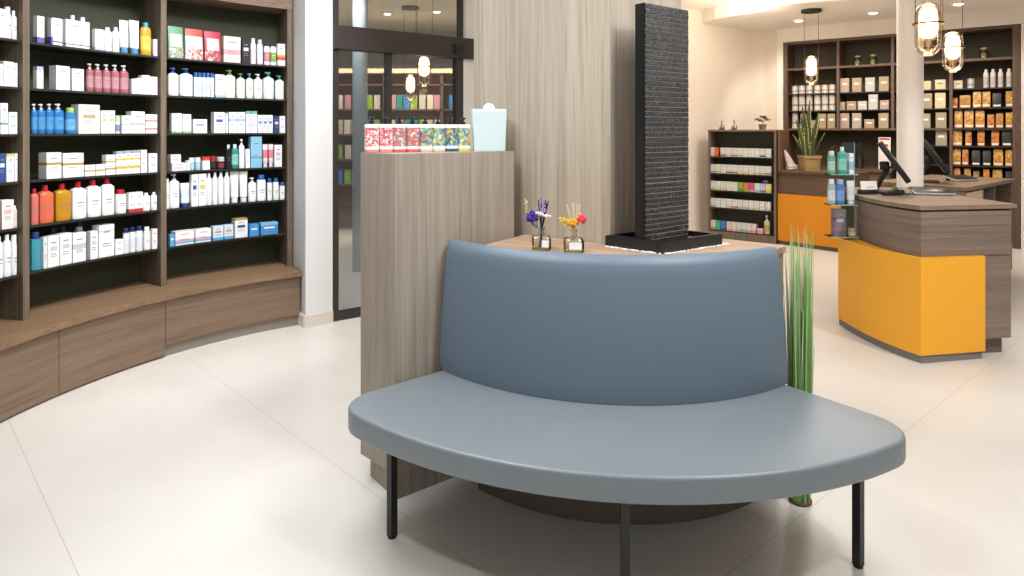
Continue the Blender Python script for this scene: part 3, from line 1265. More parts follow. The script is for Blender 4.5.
GOODS = {
    (0, 0): [C(-6, 6, 29, 'plain white carton', bands=((0, .12, '#d8dce2'),)), B(6.5, 12, 32, 'white bottle with flat cap', kind='wide'), B(12.5, 19, 29, 'pale pink capped bottle', body='#eee0e2')],
    (0, 1): [C(-8, 3, 22, 'white carton lying low'), C(3.5, 14, 25, 'white carton with grey edge', bands=((.86, 1, '#dfe0e2'),)), C(14.5, 25, 24, 'tall white carton')],
    (0, 2): [C(-4, 8, 31, 'tall white carton with blue band', bands=((.3, .36, '#4d7fb0'),)), C(8.5, 23.5, 22, 'wide pale mint carton', base='#e3ebee')],
    (0, 3): [C(-6, 6, 29, 'navy blue carton', base='#2c4a8c', mark='#e8e8ee'), C(6.5, 14.5, 28, 'white carton with gold edge', bands=((.9, 1, '#d5c27a'),)), C(15, 23, 28, 'white carton')],
    (0, 4): [C(-5, 14, 29, 'wide pale pink carton', base='#f3e4e4', mark='#e2b7b7'), B(14.5, 20.5, 22, 'short cream bottle', body='#efe4d6', kind='flip')],
    (0, 5): [B(-5, 4.5, 42, 'large white bottle', kind='flip'), B(5, 12.5, 42, 'large white bottle', kind='flip'), B(13, 20.5, 40, 'white bottle with wide cap', kind='wide')],
    (1, 0): [C(33, 44.5, 27, 'white carton with purple foot', bands=((0, .22, '#6a5fa6'),)), C(47.4, 52.3, 26, 'narrow carton with purple foot', base='#cfcfe0', bands=((0, .3, '#5a54a0'),)),
             C(52.6, 62.5, 27, 'white carton with dark foot line', bands=((.1, .15, '#3b3e70'),)),
             B(69, 78, 34, 'white bottle behind the broad carton', kind='flip', back=1), B(80, 88.5, 33, 'white bottle behind the broad carton', kind='flip', back=1),
             C(65.6, 90, 27, 'broad white carton with dark foot line', bands=((.08, .12, '#3f4866'),)),
             C(92, 96.5, 21, 'narrow white carton', bands=((0, .15, LIL),)), C(97, 104, 21, 'white carton with lilac side', bands=((.0, .12, LIL),)),
             B(105, 113, 24, 'white bottle with blue foot', kind='flip', label='#d8e2ee'), B(113.5, 120.5, 25, 'white bottle with blue foot', kind='flip', label='#d8e2ee'),
             U(121, 130.5, 33, 'white tube with blue cap', cap='#5f93c6'), U(131, 141, 34, 'white tube with blue cap', cap='#5f93c6'),
             B(142, 152.5, 33, 'golden oil bottle with blue cap', body='#c99a2e', cap='#3f8fc4', kind='flip', label='#e0bd4e'), C(153.5, 160, 17, 'small lilac carton', base='#d9cfe6')],
    (1, 1): [C(33, 43.5, 22, 'lilac sided white carton', bands=((.82, 1, LIL),)), C(49, 70, 24, 'broad white carton with green bar', mark='#c9d9b9'), C(72, 84, 22, 'white carton with lilac edge', base='#e6e5f2'),
             ] + runs(lambda a, b, h: B(a, b - .6, h, 'pink pump bottle with silver pump', body='#a55f68', cap='#d9dadd', kind='pump', label='#b98a90'), [86.5, 95.3, 103.8, 112.4, 121, 130.5], 28) +
            [C(131.8, 136.8, 15, 'narrow white carton'), C(137, 141.3, 16, 'narrow white carton'), C(141.6, 150, 19, 'blush striped white carton', base='#f6edee', bands=((.42, .54, '#eccdd0'),)),
             C(150.3, 160, 18, 'blush striped white carton', base='#f6edee', bands=((.42, .54, '#eccdd0'),))],
    (1, 2): runs(lambda a, b, h: B(a, b - .5, h, 'bright blue pump bottle with white pump', body='#2b74b4', cap='#dfe8ee', kind='pump', label='#4e93c9'), [31.5, 39, 47.2, 55.3, 66], 30) +
            [B(67, 77.5, 26, 'blue bottle with green cap', body='#2f7cba', cap='#8fc06a', kind='wide', label='#6aa6d2'), C(78.5, 100, 29, 'broad white carton with tan label', mark='#b7a07e'),
             C(100.8, 108, 23, 'white carton with tan mark', mark='#c9b892'), C(108.3, 115, 23, 'white carton with tan mark', mark='#c9b892'), J(116, 121, 18, 'small jar with pale green lid', '#e7e9e6', '#bcd0a5', '#7b93b5'),
             C(121.8, 131, 18, 'two tone grey white carton', bands=((.48, .52, '#9aa0a8'),)), C(131.3, 145, 22, 'white carton with grey label', bands=((.40, .46, '#9ba5b5'),)),
             C(145.5, 160, 19, 'white carton with red stripes', bands=((.2, .27, '#d0576b'), (.62, .69, '#d0576b')))],
    (1, 3): [C(38.5, 61.5, 26, 'broad white carton with gold band', bands=((.52, .62, '#b8934a'),)), C(63, 84, 24, 'white carton with gold band', bands=((.5, .6, '#b8934a'),)),
             C(84.7, 95.5, 11, 'low white carton with gold band', bands=((.4, .55, '#c9a55c'),)), C(96, 105.5, 11, 'low white carton with gold band', bands=((.4, .55, '#c9a55c'),)),
             C(106, 115.5, 20, 'white carton with gold label', bands=((.25, .35, '#c9a55c'), (.62, .7, '#c9a55c')))] +
            runs(lambda a, b, h: C(a, b - .3, h, 'white carton with yellow bands and grey top', bands=((.22, .34, '#e2c04e'), (.6, .68, '#e2c04e'), (.88, 1, '#a9adb5'))), [116.3, 124.3, 132.3, 140.3], 23) +
            [C(140.8, 147, 23, 'white carton'), C(148.5, 160, 19, 'pale grey white carton', base='#e9ebee')],
    (1, 4): [B(30.8, 39.5, 36, 'salmon bottle with red cap', body='#cf7068', cap='#b41f2c', kind='flip', sq=4), B(41, 55.3, 38, 'orange bottle with red cap', body='#d9694f', cap='#b41f2c', kind='screw', sq=5),
             B(57, 72.5, 37, 'amber bottle with red cap', body='#c08a17', cap='#b41f2c', kind='screw', sq=5)] +
            runs(lambda a, b, h: B(a, b - .7, h, 'white bottle with red cap', cap='#b41f2c', kind='screw', sq=5), [73.5, 88.5, 103, 116.3], 37) +
            [B(117, 127.8, 24, 'short white bottle with red cap', cap='#c32735', kind='wide'), C(128.7, 135.8, 20, 'white carton with red foot', bands=((0, .18, '#c3303d'),)),
             C(136, 143, 20, 'white carton with red foot', bands=((0, .18, '#c3303d'),)), B(143.5, 151.3, 18, 'squat white bottle', kind='flip'), B(151.8, 160, 18, 'squat white bottle', kind='flip')],
    (1, 5): [B(30.5, 43, 38, 'teal bottle with navy cap', body='#3f93a8', cap=NAVY, kind='wide', sq=4), C(43.5, 47.5, 31, 'narrow pale carton', base='#dfe3e8')] +
            [B(50, 57, 36, 'white bottle with navy cap', cap=NAVY, kind='wide', back=1), B(61, 68, 36, 'white bottle with navy cap', cap=NAVY, kind='wide', back=1)] +
            [C(48, 59.5, 31, 'white carton with grey print', mark='#c9ced6'), C(60, 72, 31, 'white carton with grey print', mark='#c9ced6'), B(77, 84, 39, 'white bottle with navy cap', cap=NAVY, kind='wide', back=1),
             C(72.8, 86.3, 29, 'white carton with blue grey label', bands=((.45, .62, '#c3cdda'),)), C(86.8, 98, 28, 'white carton', mark='#cfd4da'), C(98.8, 114.5, 32, 'tall broad white carton', bands=((.8, .83, '#c6cbd2'),)),
             C(115.3, 123.8, 15, 'low white carton')] +
            runs(lambda a, b, h: B(a, b - .4, h, 'white bottle with navy cap', cap=NAVY, kind='wide', label='#e3e6ee'), [124.3, 130.3, 136.8, 144], 25) +
            [B(144.5, 151.5, 23, 'white bottle with white cap', kind='wide'), C(152.3, 160, 20, 'white carton')],
    (2, 0): [P(167.8, 185, 32, 'green pouch of tea', '#5f9a76', '#7fae90', '#dce8dc'), P(186.5, 204.5, 31, 'red topped white pouch', '#c9503f', '#e6e0da', '#f0eeea'), P(205.5, 222.3, 30, 'crimson pouch', '#c22a45', '#c64a5c', '#f2d9da'),
             C(223.7, 240.8, 26, 'cream carton with pink print', base='#efe4dc', bands=((.3, .5, '#e0a9ad'),)), C(242, 250.2, 24, 'black carton with white label', base='#242427', mark='#e8e8e8'),
             B(251, 256.5, 26, 'slim white aerosol can', cap='#e6e6ea', kind='wide', label='#f0d6df'), B(257.3, 263.5, 25, 'slim grey white aerosol can', body='#dfe1e6', cap='#c4c7ce', kind='wide'),
             B(264.5, 270.4, 22, 'white bottle with pink label', cap='#222326', kind='flip', label='#d77f90'), B(270.8, 277, 22, 'white bottle with green label', cap='#222326', kind='flip', label='#7fae4a'),
             C(277.6, 286, 22, 'white carton with red and yellow label', bands=((.25, .4, '#d8493f'), (.4, .5, '#e4b23a')))],
    (2, 1): [B(168, 180, 28, 'white bottle with blue pump', cap='#2c5fa8', kind='pump', label='#e9edf6'), B(181, 194.3, 28, 'white bottle with blue pump', cap='#2c5fa8', kind='pump', label='#e9edf6')] +
            runs(lambda a, b, h: B(a, b - .3, h, 'white tottle with blue cap', cap='#2c5fa8', kind='wide', label='#dbe3f2'), [194.6, 198.7, 202.7, 206.8, 210.8, 214.8], 24) +
            [C(215.5, 224.7, 23, 'white carton with pale blue foot', bands=((0, .1, '#9ec4dc'),)), B(225.4, 236.6, 28, 'white bottle with green pump', cap='#7a9a45', kind='pump', label='#eef0e4'),
             B(237.3, 246, 25, 'white bottle with green pump', cap='#4ea36a', kind='pump', label='#eeece0'), B(246.6, 254, 25, 'cream bottle with light blue pump', body='#efece2', cap='#5f93c6', kind='pump'),
             B(254.4, 263.5, 25, 'white bottle with white pump', kind='pump'), B(264, 275, 27, 'white bottle with mint pump', cap='#5fae8e', kind='pump', label='#dfeee8'), B(275.6, 284.8, 24, 'white bottle with mint pump', cap='#5fae8e', kind='pump', label='#e9efec')],
    (2, 2): [C(169.5, 175, 20, 'pale grey white carton', base='#dde0e4', bands=((0, .1, '#93b97a'),)), C(175.3, 182, 20, 'white carton', bands=((.0, .08, '#93b97a'),)), C(182.6, 191.3, 19, 'white carton with green foot', bands=((0, .1, '#93b97a'),)),
             C(193.2, 207.3, 14, 'low white carton with blue corner', mark='#8fa3cf'), C(210.7, 225, 21, 'white carton with blue and green side', mark='#3e62a8'), B(225.6, 228.6, 20, 'slim white bottle', kind='flip')] +
            runs(lambda a, b, h: C(a, b - .3, h, 'white carton with blue curve', bands=((.55, .7, '#b4c2e4'),)), [229, 237.3, 245.5], 21) +
            runs(lambda a, b, h: C(a, b - .3, h, 'white carton with teal top', bands=((.86, 1, '#6fb7b4'),)), [246, 251.8, 257.4], 22) +
            runs(lambda a, b, h: C(a, b - .3, h, 'slim white carton with blue mark', mark='#5f86c6'), [257.7, 262.9, 267.8, 273.2], 18) +
            [C(273.8, 279.2, 17, 'navy carton with white mark', base='#2f3f72', mark='#e3e8f2'), C(279.6, 286, 17, 'white carton')],
    (2, 3): [C(166.7, 187, 8, 'low grey white carton', base='#dddddf'), C(187.3, 190, 10, 'slim white carton'), J(184.2 + 5.9, 189.5 + 5.9, 12.5, 'pale blue cream jar', '#a8cfe0', '#e9eef0'), J(196, 201.5, 12.5, 'pale blue cream jar', '#a8cfe0', '#d8e6ec'),
             C(202.6, 210, 13, 'white carton with red top', bands=((.7, 1, '#cf3b33'),)), J(210.7, 218, 13, 'black jar with red lid', '#2a2022', '#8e1f2c'), J(218.4, 225.6, 12, 'black jar with pale lid', '#26262a', '#b8c0b8', '#8e2c3a'),
             B(226.2, 231.8, 24, 'slim black bottle with white cap', body='#1d1e22', cap='#e6e6e6', kind='flip'), B(232.3, 239, 24, 'teal bottle with white cap', body='#2f8f86', cap='#e9ecec', kind='flip', label='#8cc4bd'),
             B(239.4, 245, 29, 'white bottle with slim nozzle cap', kind='pump', label='#e8e8ec'), C(245.6, 250, 19, 'white carton'), C(250.7, 262, 31, 'tall sky blue carton', base='#8cc0e0', bands=((.3, .36, '#5b9cc6'),)),
             U(263, 268.5, 23, 'white tube with pink end', body='#f1dfe3', cap='#e9e9ec', label='#e2808f'), U(268.8, 273.8, 23, 'white tube with pink end', body='#f1dfe3', cap='#e9e9ec', label='#e2808f'), C(274.5, 282, 22, 'white carton with pink mark', mark='#eab6bf')],
    (2, 4): [B(166, 170, 30, 'slim white bottle', kind='flip'), B(170.5, 180.8, 34, 'white bottle with grey pump', cap='#c9ced4', kind='pump'), U(181.8, 191, 24, 'white tube with navy foot', cap='#2f4d96', label='#cfdcec'),
             C(191.5, 198, 32, 'white carton with blue label', mark='#2f62a4'), C(198.5, 206.5, 32, 'white carton with lime label', mark='#c3c84e')] +
            runs(lambda a, b, h: B(a, b - .4, h, 'tall white lotion bottle', kind='flip', label='#eceff2'), [206.9, 212.9, 218.8, 224.6, 230.7], 32) +
            [U(231, 240, 31.5, 'tall white tube', label='#e6e9ec'), U(240.2, 248.7, 31, 'tall white tube', label='#e6e9ec'), B(249, 257, 24, 'white pump bottle with grey text', kind='pump'),
             B(257.6, 266.8, 26, 'white bottle with wide blue cap', cap='#2f5fae', kind='wide'), B(267.6, 272.7, 22, 'white bottle with blue cap', cap='#2f5fae', kind='wide'),
             B(273.4, 279.4, 22, 'white bottle with blue cap', cap='#2f5fae', kind='wide'), B(280, 285.3, 17, 'short white bottle with blue cap', cap='#2f5fae', kind='wide')],
    (2, 5): [C(167.8, 174.5, 12, 'small blue and white carton', base='#58a8d4', mark='#eef4f8'), C(175.3, 194.5, 13.5, 'white carton with pink and blue stripes', bands=((.1, .25, '#5fb4dc'), (.25, .4, '#eaa6bd'))),
             C(195.3, 211.3, 13, 'white carton with pink and blue stripes', bands=((.1, .25, '#5fb4dc'), (.25, .4, '#eaa6bd'))), C(213, 223.6, 14, 'blue and white carton with orange mark', base='#cfe3f0', bands=((0, .2, '#5a9fd0'),), mark='#e08a4e'),
             C(224.2, 233.5, 14, 'blue and white carton with orange mark', base='#cfe3f0', bands=((0, .2, '#5a9fd0'),), mark='#e08a4e'), C(234.8, 247.8, 19, 'taller white carton with navy oval', base='#e9eef2', bands=((.9, 1, '#b89a5e'),), mark='#2a3f78'),
             C(249.5, 259, 12, 'bright blue carton', base='#3f93d0', mark='#d9ecf8'), C(260.7, 278.3, 12, 'long blue carton with white mark', base='#3f8fce', bands=((.8, 1, '#7ec0e6'),), mark='#f0f4fa')],
}

def fit_extent(x0, x1, R1, k, packed):
    """front edge of an item of the shelf so that front and visible flank together span x0..x1"""
    u0, u1 = x0, x1
    for _ in range(6):
        pa, pb = ray_circle(u0, R1), ray_circle(u1, R1)
        w = (pa - pb).length * 0.97
        d = max(0.028, min(0.07, w * 0.75)) if k == 'carton' else 0.5 * w
        o = ((pa + pb) / 2 - SCN).normalized() * d
        if k != 'carton':
            o = o * 0.5
        xs = [512 + 645 * q.x / q.y for q in ((pa, pb) if packed else (pa, pb, pa + o, pb + o))]
        u0 += (x0 - min(xs))
        u1 += (x1 - max(xs))
        if u1 - u0 < 2:
            u1 = u0 + 2
    return ray_circle(u0, R1), ray_circle(u1, R1)


for (b, r), items in GOODS.items():
    z = SH[r]
    items = sorted(items, key=lambda t: (t['x0'] + t['x1']))
    for i, it in enumerate(items):
        R1 = RS + 0.012 + (0.085 if it['back'] else 0)
        pa, pb = fit_extent(it['x0'], it['x1'], R1, it['k'], i > 0 and it['x0'] - items[i - 1]['x1'] < 2.5)
        lim = math.degrees(0.021 / R1) + (0.12 if it['k'] == 'carton' else 0.05)
        aa = min(math.degrees(math.atan2(pa.y - SCN.y, pa.x - SCN.x)), UA[b] - lim) if b or i else math.degrees(math.atan2(pa.y - SCN.y, pa.x - SCN.x))
        ab = max(math.degrees(math.atan2(pb.y - SCN.y, pb.x - SCN.x)), UA[b + 1] + lim)
        pa, pb = pol(R1, aa), pol(R1, ab)
        w = (pa - pb).length * 0.97
        mid = (pa + pb) / 2
        h = it['h'] * mid.y / 645
        ax = (it['look'].split(',')[0])
        ang = math.atan2(mid.y - SCN.y, mid.x - SCN.x)
        k = it['k']
        if k == 'carton':
            d = max(0.028, min(0.07, w * 0.75))
            spec = carton_mesh(w, d, h, it['base'], it['bands'], it['mark'])
            name = 'carton'
        elif k == 'bottle':
            d = max(0.026, min(0.055, w * 0.72))
            spec = bottle_parts(w, d, h, it['body'], it['cap'], it['kind'], it['label'], it['sq'])
            name = 'pump_bottle' if it['kind'] == 'pump' else ('aerosol_can' if 'aerosol' in it['look'] else 'bottle')
        elif k == 'tube':
            d = w * 0.75
            spec = tube_parts(w, h, it['body'], it['cap'], it['label'])
            name = 'cream_tube'
        elif k == 'pouch':
            d = 0.058
            spec = pouch_mesh(w, h, it['top'], it['body'], it['panel'])
            name = 'pouch'
        else:
            d = w
            spec = jar_parts(w, h, it['body'], it['lid'], it['label'])
            name = 'cream_jar'
        rr = R1 + d / 2
        a = math.degrees(ang)
        p = pol(rr, a)
        side = ORD[i] + ' from left, ' + ROWN[r] + ' shelf, ' + BAY[b]
        put(name, spec, (p.x, p.y, z + 0.0005), ang - PI / 2, it['look'] + ', ' + side,
            {'carton': 'cartons', 'bottle': 'bottles', 'pump_bottle': 'pump bottles', 'aerosol_can': 'aerosol cans', 'cream_tube': 'cream tubes', 'pouch': 'pouches', 'cream_jar': 'cream jars'}[name] + ' on the curved wall shelves')

# small carton stacked on the low grey box
pa = ray_circle(170, RS + 0.03)
pb = ray_circle(180, RS + 0.03)
mid = (pa + pb) / 2
ang = math.atan2(mid.y - SCN.y, mid.x - SCN.x)
p = pol(RS + 0.012 + 0.030, math.degrees(ang))
put('carton', carton_mesh((pa - pb).length, 0.05, 0.056, '#eceef0', ((.4, .5, '#c9ccd0'),), None), (p.x, p.y, SH[3] + 8 * mid.y / 645 + 0.001), ang - PI / 2,
    'small white carton stacked on the low grey carton, right bay', 'cartons on the curved wall shelves')

# ------------------------------------------------------------------ on the pedestal
ra, rb_ = Vector((-0.568, 2.612)), Vector((-0.175, 2.795))
rd = (rb_ - ra).normalized()
rang = math.atan2(rd.y, rd.x)
rn = Vector((-rd.y, rd.x))
RED = floral(('#cf5a60', '#f0d8d4', '#c4505c', '#e6a0a2', '#f3eae6', '#dba3a8', '#d97a7c'), 150)
COR = floral(('#cf6a5c', '#7f88a8', '#df9a8c', '#7f9a70', '#d9655c', '#ecd5c8', '#a98bb0', '#cf5a50'), 130)
GRN = floral(('#5f9aa0', '#d3cb62', '#8fb8a4', '#e8e3c4', '#c9605a', '#4f7594', '#a9bd7a', '#7fa8a0'), 110)
BLU = floral(('#2f5f8f', '#4b8fa8', '#d9c23e', '#2d6f6a', '#7fb0c8', '#d9783f'), 120)
kinds = [(RED, '#e58f8f', 'red blossom'), (RED, '#e58f8f', 'red blossom'), (COR, '#e2665a', 'coral flower'), (COR, '#e2665a', 'coral flower'),
         (GRN, '#e8c9b4', 'green and yellow fruit'), (GRN, '#e8c9b4', 'green and yellow fruit'), (BLU, '#3f5578', 'dark blue flower'), (GRN, '#d9cf5a', 'green and yellow fruit')]


def soap(pat, foot):
    key = ('soap', pat.name, foot)
    if key in CACHE:
        return CACHE[key]
    bm = bmesh.new()
    hw, h = 0.0268, 0.114
    lathe(bm, [(hw * .96, 0, 1), (hw, 0.003, 1), (hw, 0.012, 2), (hw, 0.024, 0), (hw, 0.100, 2), (hw * .99, 0.111, 2), (hw * .94, h, 2)], 24, sq=14)
    me = finish(bm, [pat, mat(foot, 0.5), mat('#f3eee8', 0.4)], 'bottle_body', 0.6)
    bm = bmesh.new()
    lathe(bm, [(0.011, h - 0.001), (0.011, h + 0.012)], 12)
    lathe(bm, [(0.004, h + 0.012), (0.004, h + 0.022)], 8)
    rbox(bm, -0.010, 0.010, -0.009, 0.009, h + 0.021, h + 0.030, 0.002)
    rbox(bm, -0.006, 0.006, -0.022, 0.0, h + 0.022, h + 0.028, 0.001)
    mc = finish(bm, mat('#1c1d26', 0.3), 'pump', 0.6)
    CACHE[key] = (me, mc, 'pump')
    return CACHE[key]


for row in range(2):
    for i, (pt, ft, nm) in enumerate(kinds):
        if row == 1 and i < 2:
            continue
        if row == 1 and i > 6:
            continue
        p = ra + rd * (0.0562 * i + (0.02 if row else 0)) + rn * 0.062 * row
        lab = nm + ' patterned soap bottle, ' + ORD[i if row == 0 else i - 2] + ' from left, ' + ('front' if row == 0 else 'rear') + ' row on pedestal'
        put('pump_bottle', soap(pt, ft), (p.x, p.y, PH + 0.0005), rang - 0.1, lab, 'floral soap bottles on the pedestal')

bx = Vector((-0.101, 2.815))
e = empty('gift_box', (*bx, PH), 'pale mint gift box with round tab on top of the pedestal', 'box')
bm = bmesh.new()
M = T(0, 0, 0, 0.15)
vs = []
for z, w, d in ((0.0005, 0.066, 0.034), (0.005, 0.067, 0.035), (0.17, 0.073, 0.036), (0.182, 0.071, 0.034)):
    vs.append((w, d, z))
rg = []
for w, d, z in vs:
    rg.append([bm.verts.new(M @ Vector((x * w, y * d, z))) for x, y in ((-1, -1), (1, -1), (1, 1), (-1, 1))])
for i in range(3):
    for k in range(4):
        bm.faces.new((rg[i][k], rg[i][(k + 1) % 4], rg[i + 1][(k + 1) % 4], rg[i + 1][k]))
bm.faces.new(rg[0][::-1])
bm.faces.new(rg[-1])
link('body', finish(bm, mat('#c6d8da', 0.6), smooth=0), e)
bm = bmesh.new()
lathe(bm, [(0.026, -0.004), (0.026, 0.004)], 24, M=M @ Matrix.Translation((0, 0, 0.182)) @ Matrix.Rotation(PI / 2, 4, 'X'))
link('tab', finish(bm, mat('#e9eef0', 0.6)), e)


# ------------------------------------------------------------------ reed diffusers
def diffuser(x, y, label, col):
    e = empty('reed_diffuser', (x, y, LH), label, 'diffuser', 'reed diffusers on the curved counter')
    bm = bmesh.new()
    hw = 0.036 if col == 'purple' else 0.038
    sq = 8 if col == 'purple' else 4
    lathe(bm, [(hw * .9, 0.0005, 0), (hw, 0.004, 0), (hw, 0.045, 0), (hw * .85, 0.053, 0), (0.011, 0.058, 0), (0.010, 0.078, 0), (0.0135, 0.080, 0), (0.0135, 0.084, 0)], 24, sq=sq, cap1=False)
    b = link('bottle', finish(bm, glass('#fbfffc', 1.0, base=0.10), smooth=0.7), e)
    bm = bmesh.new()
    lathe(bm, [(hw * .84, 0.004), (hw * .92, 0.008), (hw * .92, 0.022)], 20, sq=sq)
    link('scented_oil', finish(bm, glass('#f8f2cc', 0.4)), e)
    bm = bmesh.new()
    lw = 0.02
    f = bm.faces.new([bm.verts.new(v) for v in ((0 if col == 'purple' else -lw, -hw - 0.0008, 0.015), (lw * 1.3, -hw - 0.0008, 0.015), (lw * 1.3, -hw - 0.0008, 0.042), (0 if col == 'purple' else -lw, -hw - 0.0008, 0.042))])
    link('paper_label', finish(bm, mat('#eef0ee', 0.6)), e)
    sticks = ([(-0.012, 0.0, 0.19), (0.0, 0.01, 0.195), (0.016, 0, 0.19), (0.027, 0.004, 0.185), (0.02, 0.01, 0.175)] if col == 'purple' else
              [(-0.026, 0, 0.178), (-0.004, 0.006, 0.182), (0.0, -0.004, 0.182), (0.014, 0, 0.178), (0.024, 0.005, 0.177)])
    for dx, dy, h in sticks:
        bm = bmesh.new()
        tube(bm, [(-dx * .35, -dy * .3, 0.01), (dx * .1, dy * .1, 0.08), (dx, dy, h)], 0.0024, 6)
        link('reed_stick', finish(bm, mat('#2a2224' if col == 'purple' else '#d8c4a4', 0.7)), e)
    rg = random.Random(5)
    if col == 'purple':
        bm = bmesh.new()
        for k in range(60):
            v = Vector((rg.gauss(0, 1), rg.gauss(0, 1), rg.gauss(0, 1))).normalized() * rg.uniform(0.010, 0.024)
            ball(bm, (-0.036 + v.x, v.y * .8, 0.124 + v.z), 0.006, 0, 1, 1, 0.25)
        link('purple_flower', finish(bm, mat('#4a2aa0', 0.7), smooth=0), e)
        bm = bmesh.new()
        for sx, top in ((-0.022, 0.165), (0.005, 0.195), (0.014, 0.19)):
            for k in range(16):
                t = k / 15
                ball(bm, (sx * 0.8 + rg.uniform(-.004, .004), rg.uniform(-.004, .004), top - 0.05 * t), 0.0042 * (0.6 + t * .4), 0, 1, 1.3, 0.2)
        link('lavender_sprig', finish(bm, mat('#a48fc9', 0.8), smooth=0), e)
        bm = bmesh.new()
        for k in range(22):
            t = k / 21
            ball(bm, (-0.022 + 0.055 * t, -0.008 + rg.uniform(-.004, .004), 0.140 - 0.012 * t + rg.uniform(-.004, .004)), 0.0046, 0, 1, 1, 0.2)
        link('white_blossom', finish(bm, mat('#f0e6dc', 0.8), smooth=0), e)
        bm = bmesh.new()
        tube(bm, [(0, 0, 0.07), (-0.03, 0, 0.10), (-0.055, 0, 0.15), (-0.06, 0, 0.185)], 0.0012, 5)
        for k in range(14):
            t = k / 13
            ball(bm, (-0.058 + rg.uniform(-.004, .004), rg.uniform(-.004, .004), 0.14 + 0.05 * t), 0.0035, 0, 1, 1.4, 0.2)
        link('green_sprig', finish(bm, mat('#b4b98c', 0.8), smooth=0), e)
        bm = bmesh.new()
        for k in range(8):
            a = rg.uniform(-2.6, -0.3)
            tube(bm, [(-0.015, 0, 0.085), (-0.03 + 0.014 * math.cos(a * 2), 0.01 * math.sin(a * 3), 0.09 + 0.003 * k)], 0.003, 5)
        link('leaf', finish(bm, mat('#7d8c86', 0.8)), e)
    else:
        bm = bmesh.new()
        for k in range(46):
            t = rg.random()
            ball(bm, (-0.052 + 0.05 * t + rg.uniform(-.006, .006), rg.uniform(-.012, .012), 0.118 - 0.012 * t + rg.uniform(-.012, .012)), 0.0038, 0, 1, 1, 0.15)
        link('yellow_blossom', finish(bm, mat('#e0c62c', 0.8), smooth=0), e)
        bm = bmesh.new()
        for k in range(46):
            v = Vector((rg.gauss(0, 1), rg.gauss(0, 1), rg.gauss(0, 1))).normalized() * rg.uniform(0.006, 0.018)
            ball(bm, (v.x, v.y, 0.108 + v.z), 0.005, 0, 1, 1, 0.2)
        tube(bm, [(0, 0, 0.075), (0, 0, 0.1)], 0.004, 6)
        link('orange_blossom', finish(bm, mat('#eda51e', 0.8), smooth=0), e)
        bm = bmesh.new()
        for k in range(46):
            v = Vector((rg.gauss(0, 1), rg.gauss(0, 1), rg.gauss(0, 1))).normalized() * rg.uniform(0.008, 0.015)
            ball(bm, (0.03 + v.x, -0.004 + v.y, 0.122 + v.z), 0.006, 0, 1, 1, 0.2)
        link('red_flower', finish(bm, mat('#e03a44', 0.7), smooth=0), e)
        bm = bmesh.new()
        for k in range(12):
            ball(bm, (0.018 + rg.uniform(-.01, .01), 0.006 + rg.uniform(-.005, .005), 0.135 + rg.uniform(-.008, .008)), 0.004, 0, 1, 1, 0.2)
        link('cream_blossom', finish(bm, mat('#e8d08c', 0.8), smooth=0), e)


diffuser(0.112, 2.463, 'glass reed diffuser with dark sticks and purple flowers on curved counter', 'purple')
diffuser(0.231, 2.415, 'glass reed diffuser with pale sticks, yellow blossoms and red flower', 'yellow')

# ------------------------------------------------------------------ decorative grass bundle behind the bench
gx, gy = 1.088, 2.436
e = empty('grass_bundle', (gx, gy, 0), 'tall bundle of artificial green grass standing behind right bench end', 'plant')
bm = bmesh.new()
lathe(bm, [(0.040, 0), (0.042, 0.003), (0.042, 0.010), (0.039, 0.012)], 24)
link('base', finish(bm, mat('#6b5138', 0.7)), e)
rg = random.Random(11)
bm = bmesh.new()
for k in range(230):
    a = rg.uniform(0, 2 * PI)
    r0 = 0.036 * math.sqrt(rg.random())
    h = rg.choice((rg.uniform(0.55, 0.85), rg.uniform(0.7, 1.0), rg.uniform(0.85, 1.05)))
    lean = rg.uniform(0.0, 0.030)
    w = rg.uniform(0.003, 0.005)
    a2 = a + rg.uniform(-.8, .8)
    wa_ = rg.uniform(0, PI)
    pv = None
    mi = rg.choice((0, 0, 1, 1, 2, 3))
    for s in range(7):
        t = s / 6
        c = Vector((r0 * math.cos(a) + lean * t ** 1.5 * math.cos(a2), r0 * math.sin(a) + lean * t ** 1.5 * math.sin(a2), 0.008 + h * t))
        o2 = Vector((math.cos(wa_), math.sin(wa_), 0)) * w * (1 - 0.85 * t ** 2)
        cur = (bm.verts.new(c - o2), bm.verts.new(c + o2))
        if pv:
            f = bm.faces.new((pv[0], pv[1], cur[1], cur[0]))
            f.material_index = mi
        pv = cur
link('grass_blades', finish(bm, [mat('#8db968', 0.6), mat('#b3d292', 0.6), mat('#dfeccb', 0.6), mat('#68984a', 0.6)]), e)

# ------------------------------------------------------------------ sales counter with yellow front
cn = empty('sales_counter', (2.7, 4.3, 0), 'curved sales counter with bright yellow front and dark oak top at right', 'counter')
yf = [(2.448, 3.862), (2.412, 3.95), (2.380, 4.06), (2.358, 4.18), (2.346, 4.30), (2.342, 4.42), (2.345, 4.54), (2.354, 4.655)]
bm = bmesh.new()
prism(bm, yf + [(2.60, 4.70), (2.895, 4.5), (2.895, 3.945)], 0.05, 0.632)
wobj('yellow_front', bm, YELLOW, cn, smooth=0.35)
bm = bmesh.new()
prism(bm, [(x + 0.012, y + 0.012) for x, y in yf] + [(2.60, 4.69), (2.88, 4.49), (2.885, 3.96)], 0, 0.05)
wobj('plinth', bm, mat('#7b7671', 0.5), cn, smooth=0.35)
wf = [(2.478, 3.905), (2.444, 4.0), (2.425, 4.1), (2.415, 4.2), (2.415, 4.3), (2.425, 4.42), (2.445, 4.54), (2.48, 4.68)]
bm = bmesh.new()
prism(bm, wf + [(2.62, 5.15), (3.10, 5.15), (3.10, 4.005)], 0.633, 0.905)
wobj('upper_panel', bm, OAK_COUNTER, cn, smooth=0.35)
bm = bmesh.new()
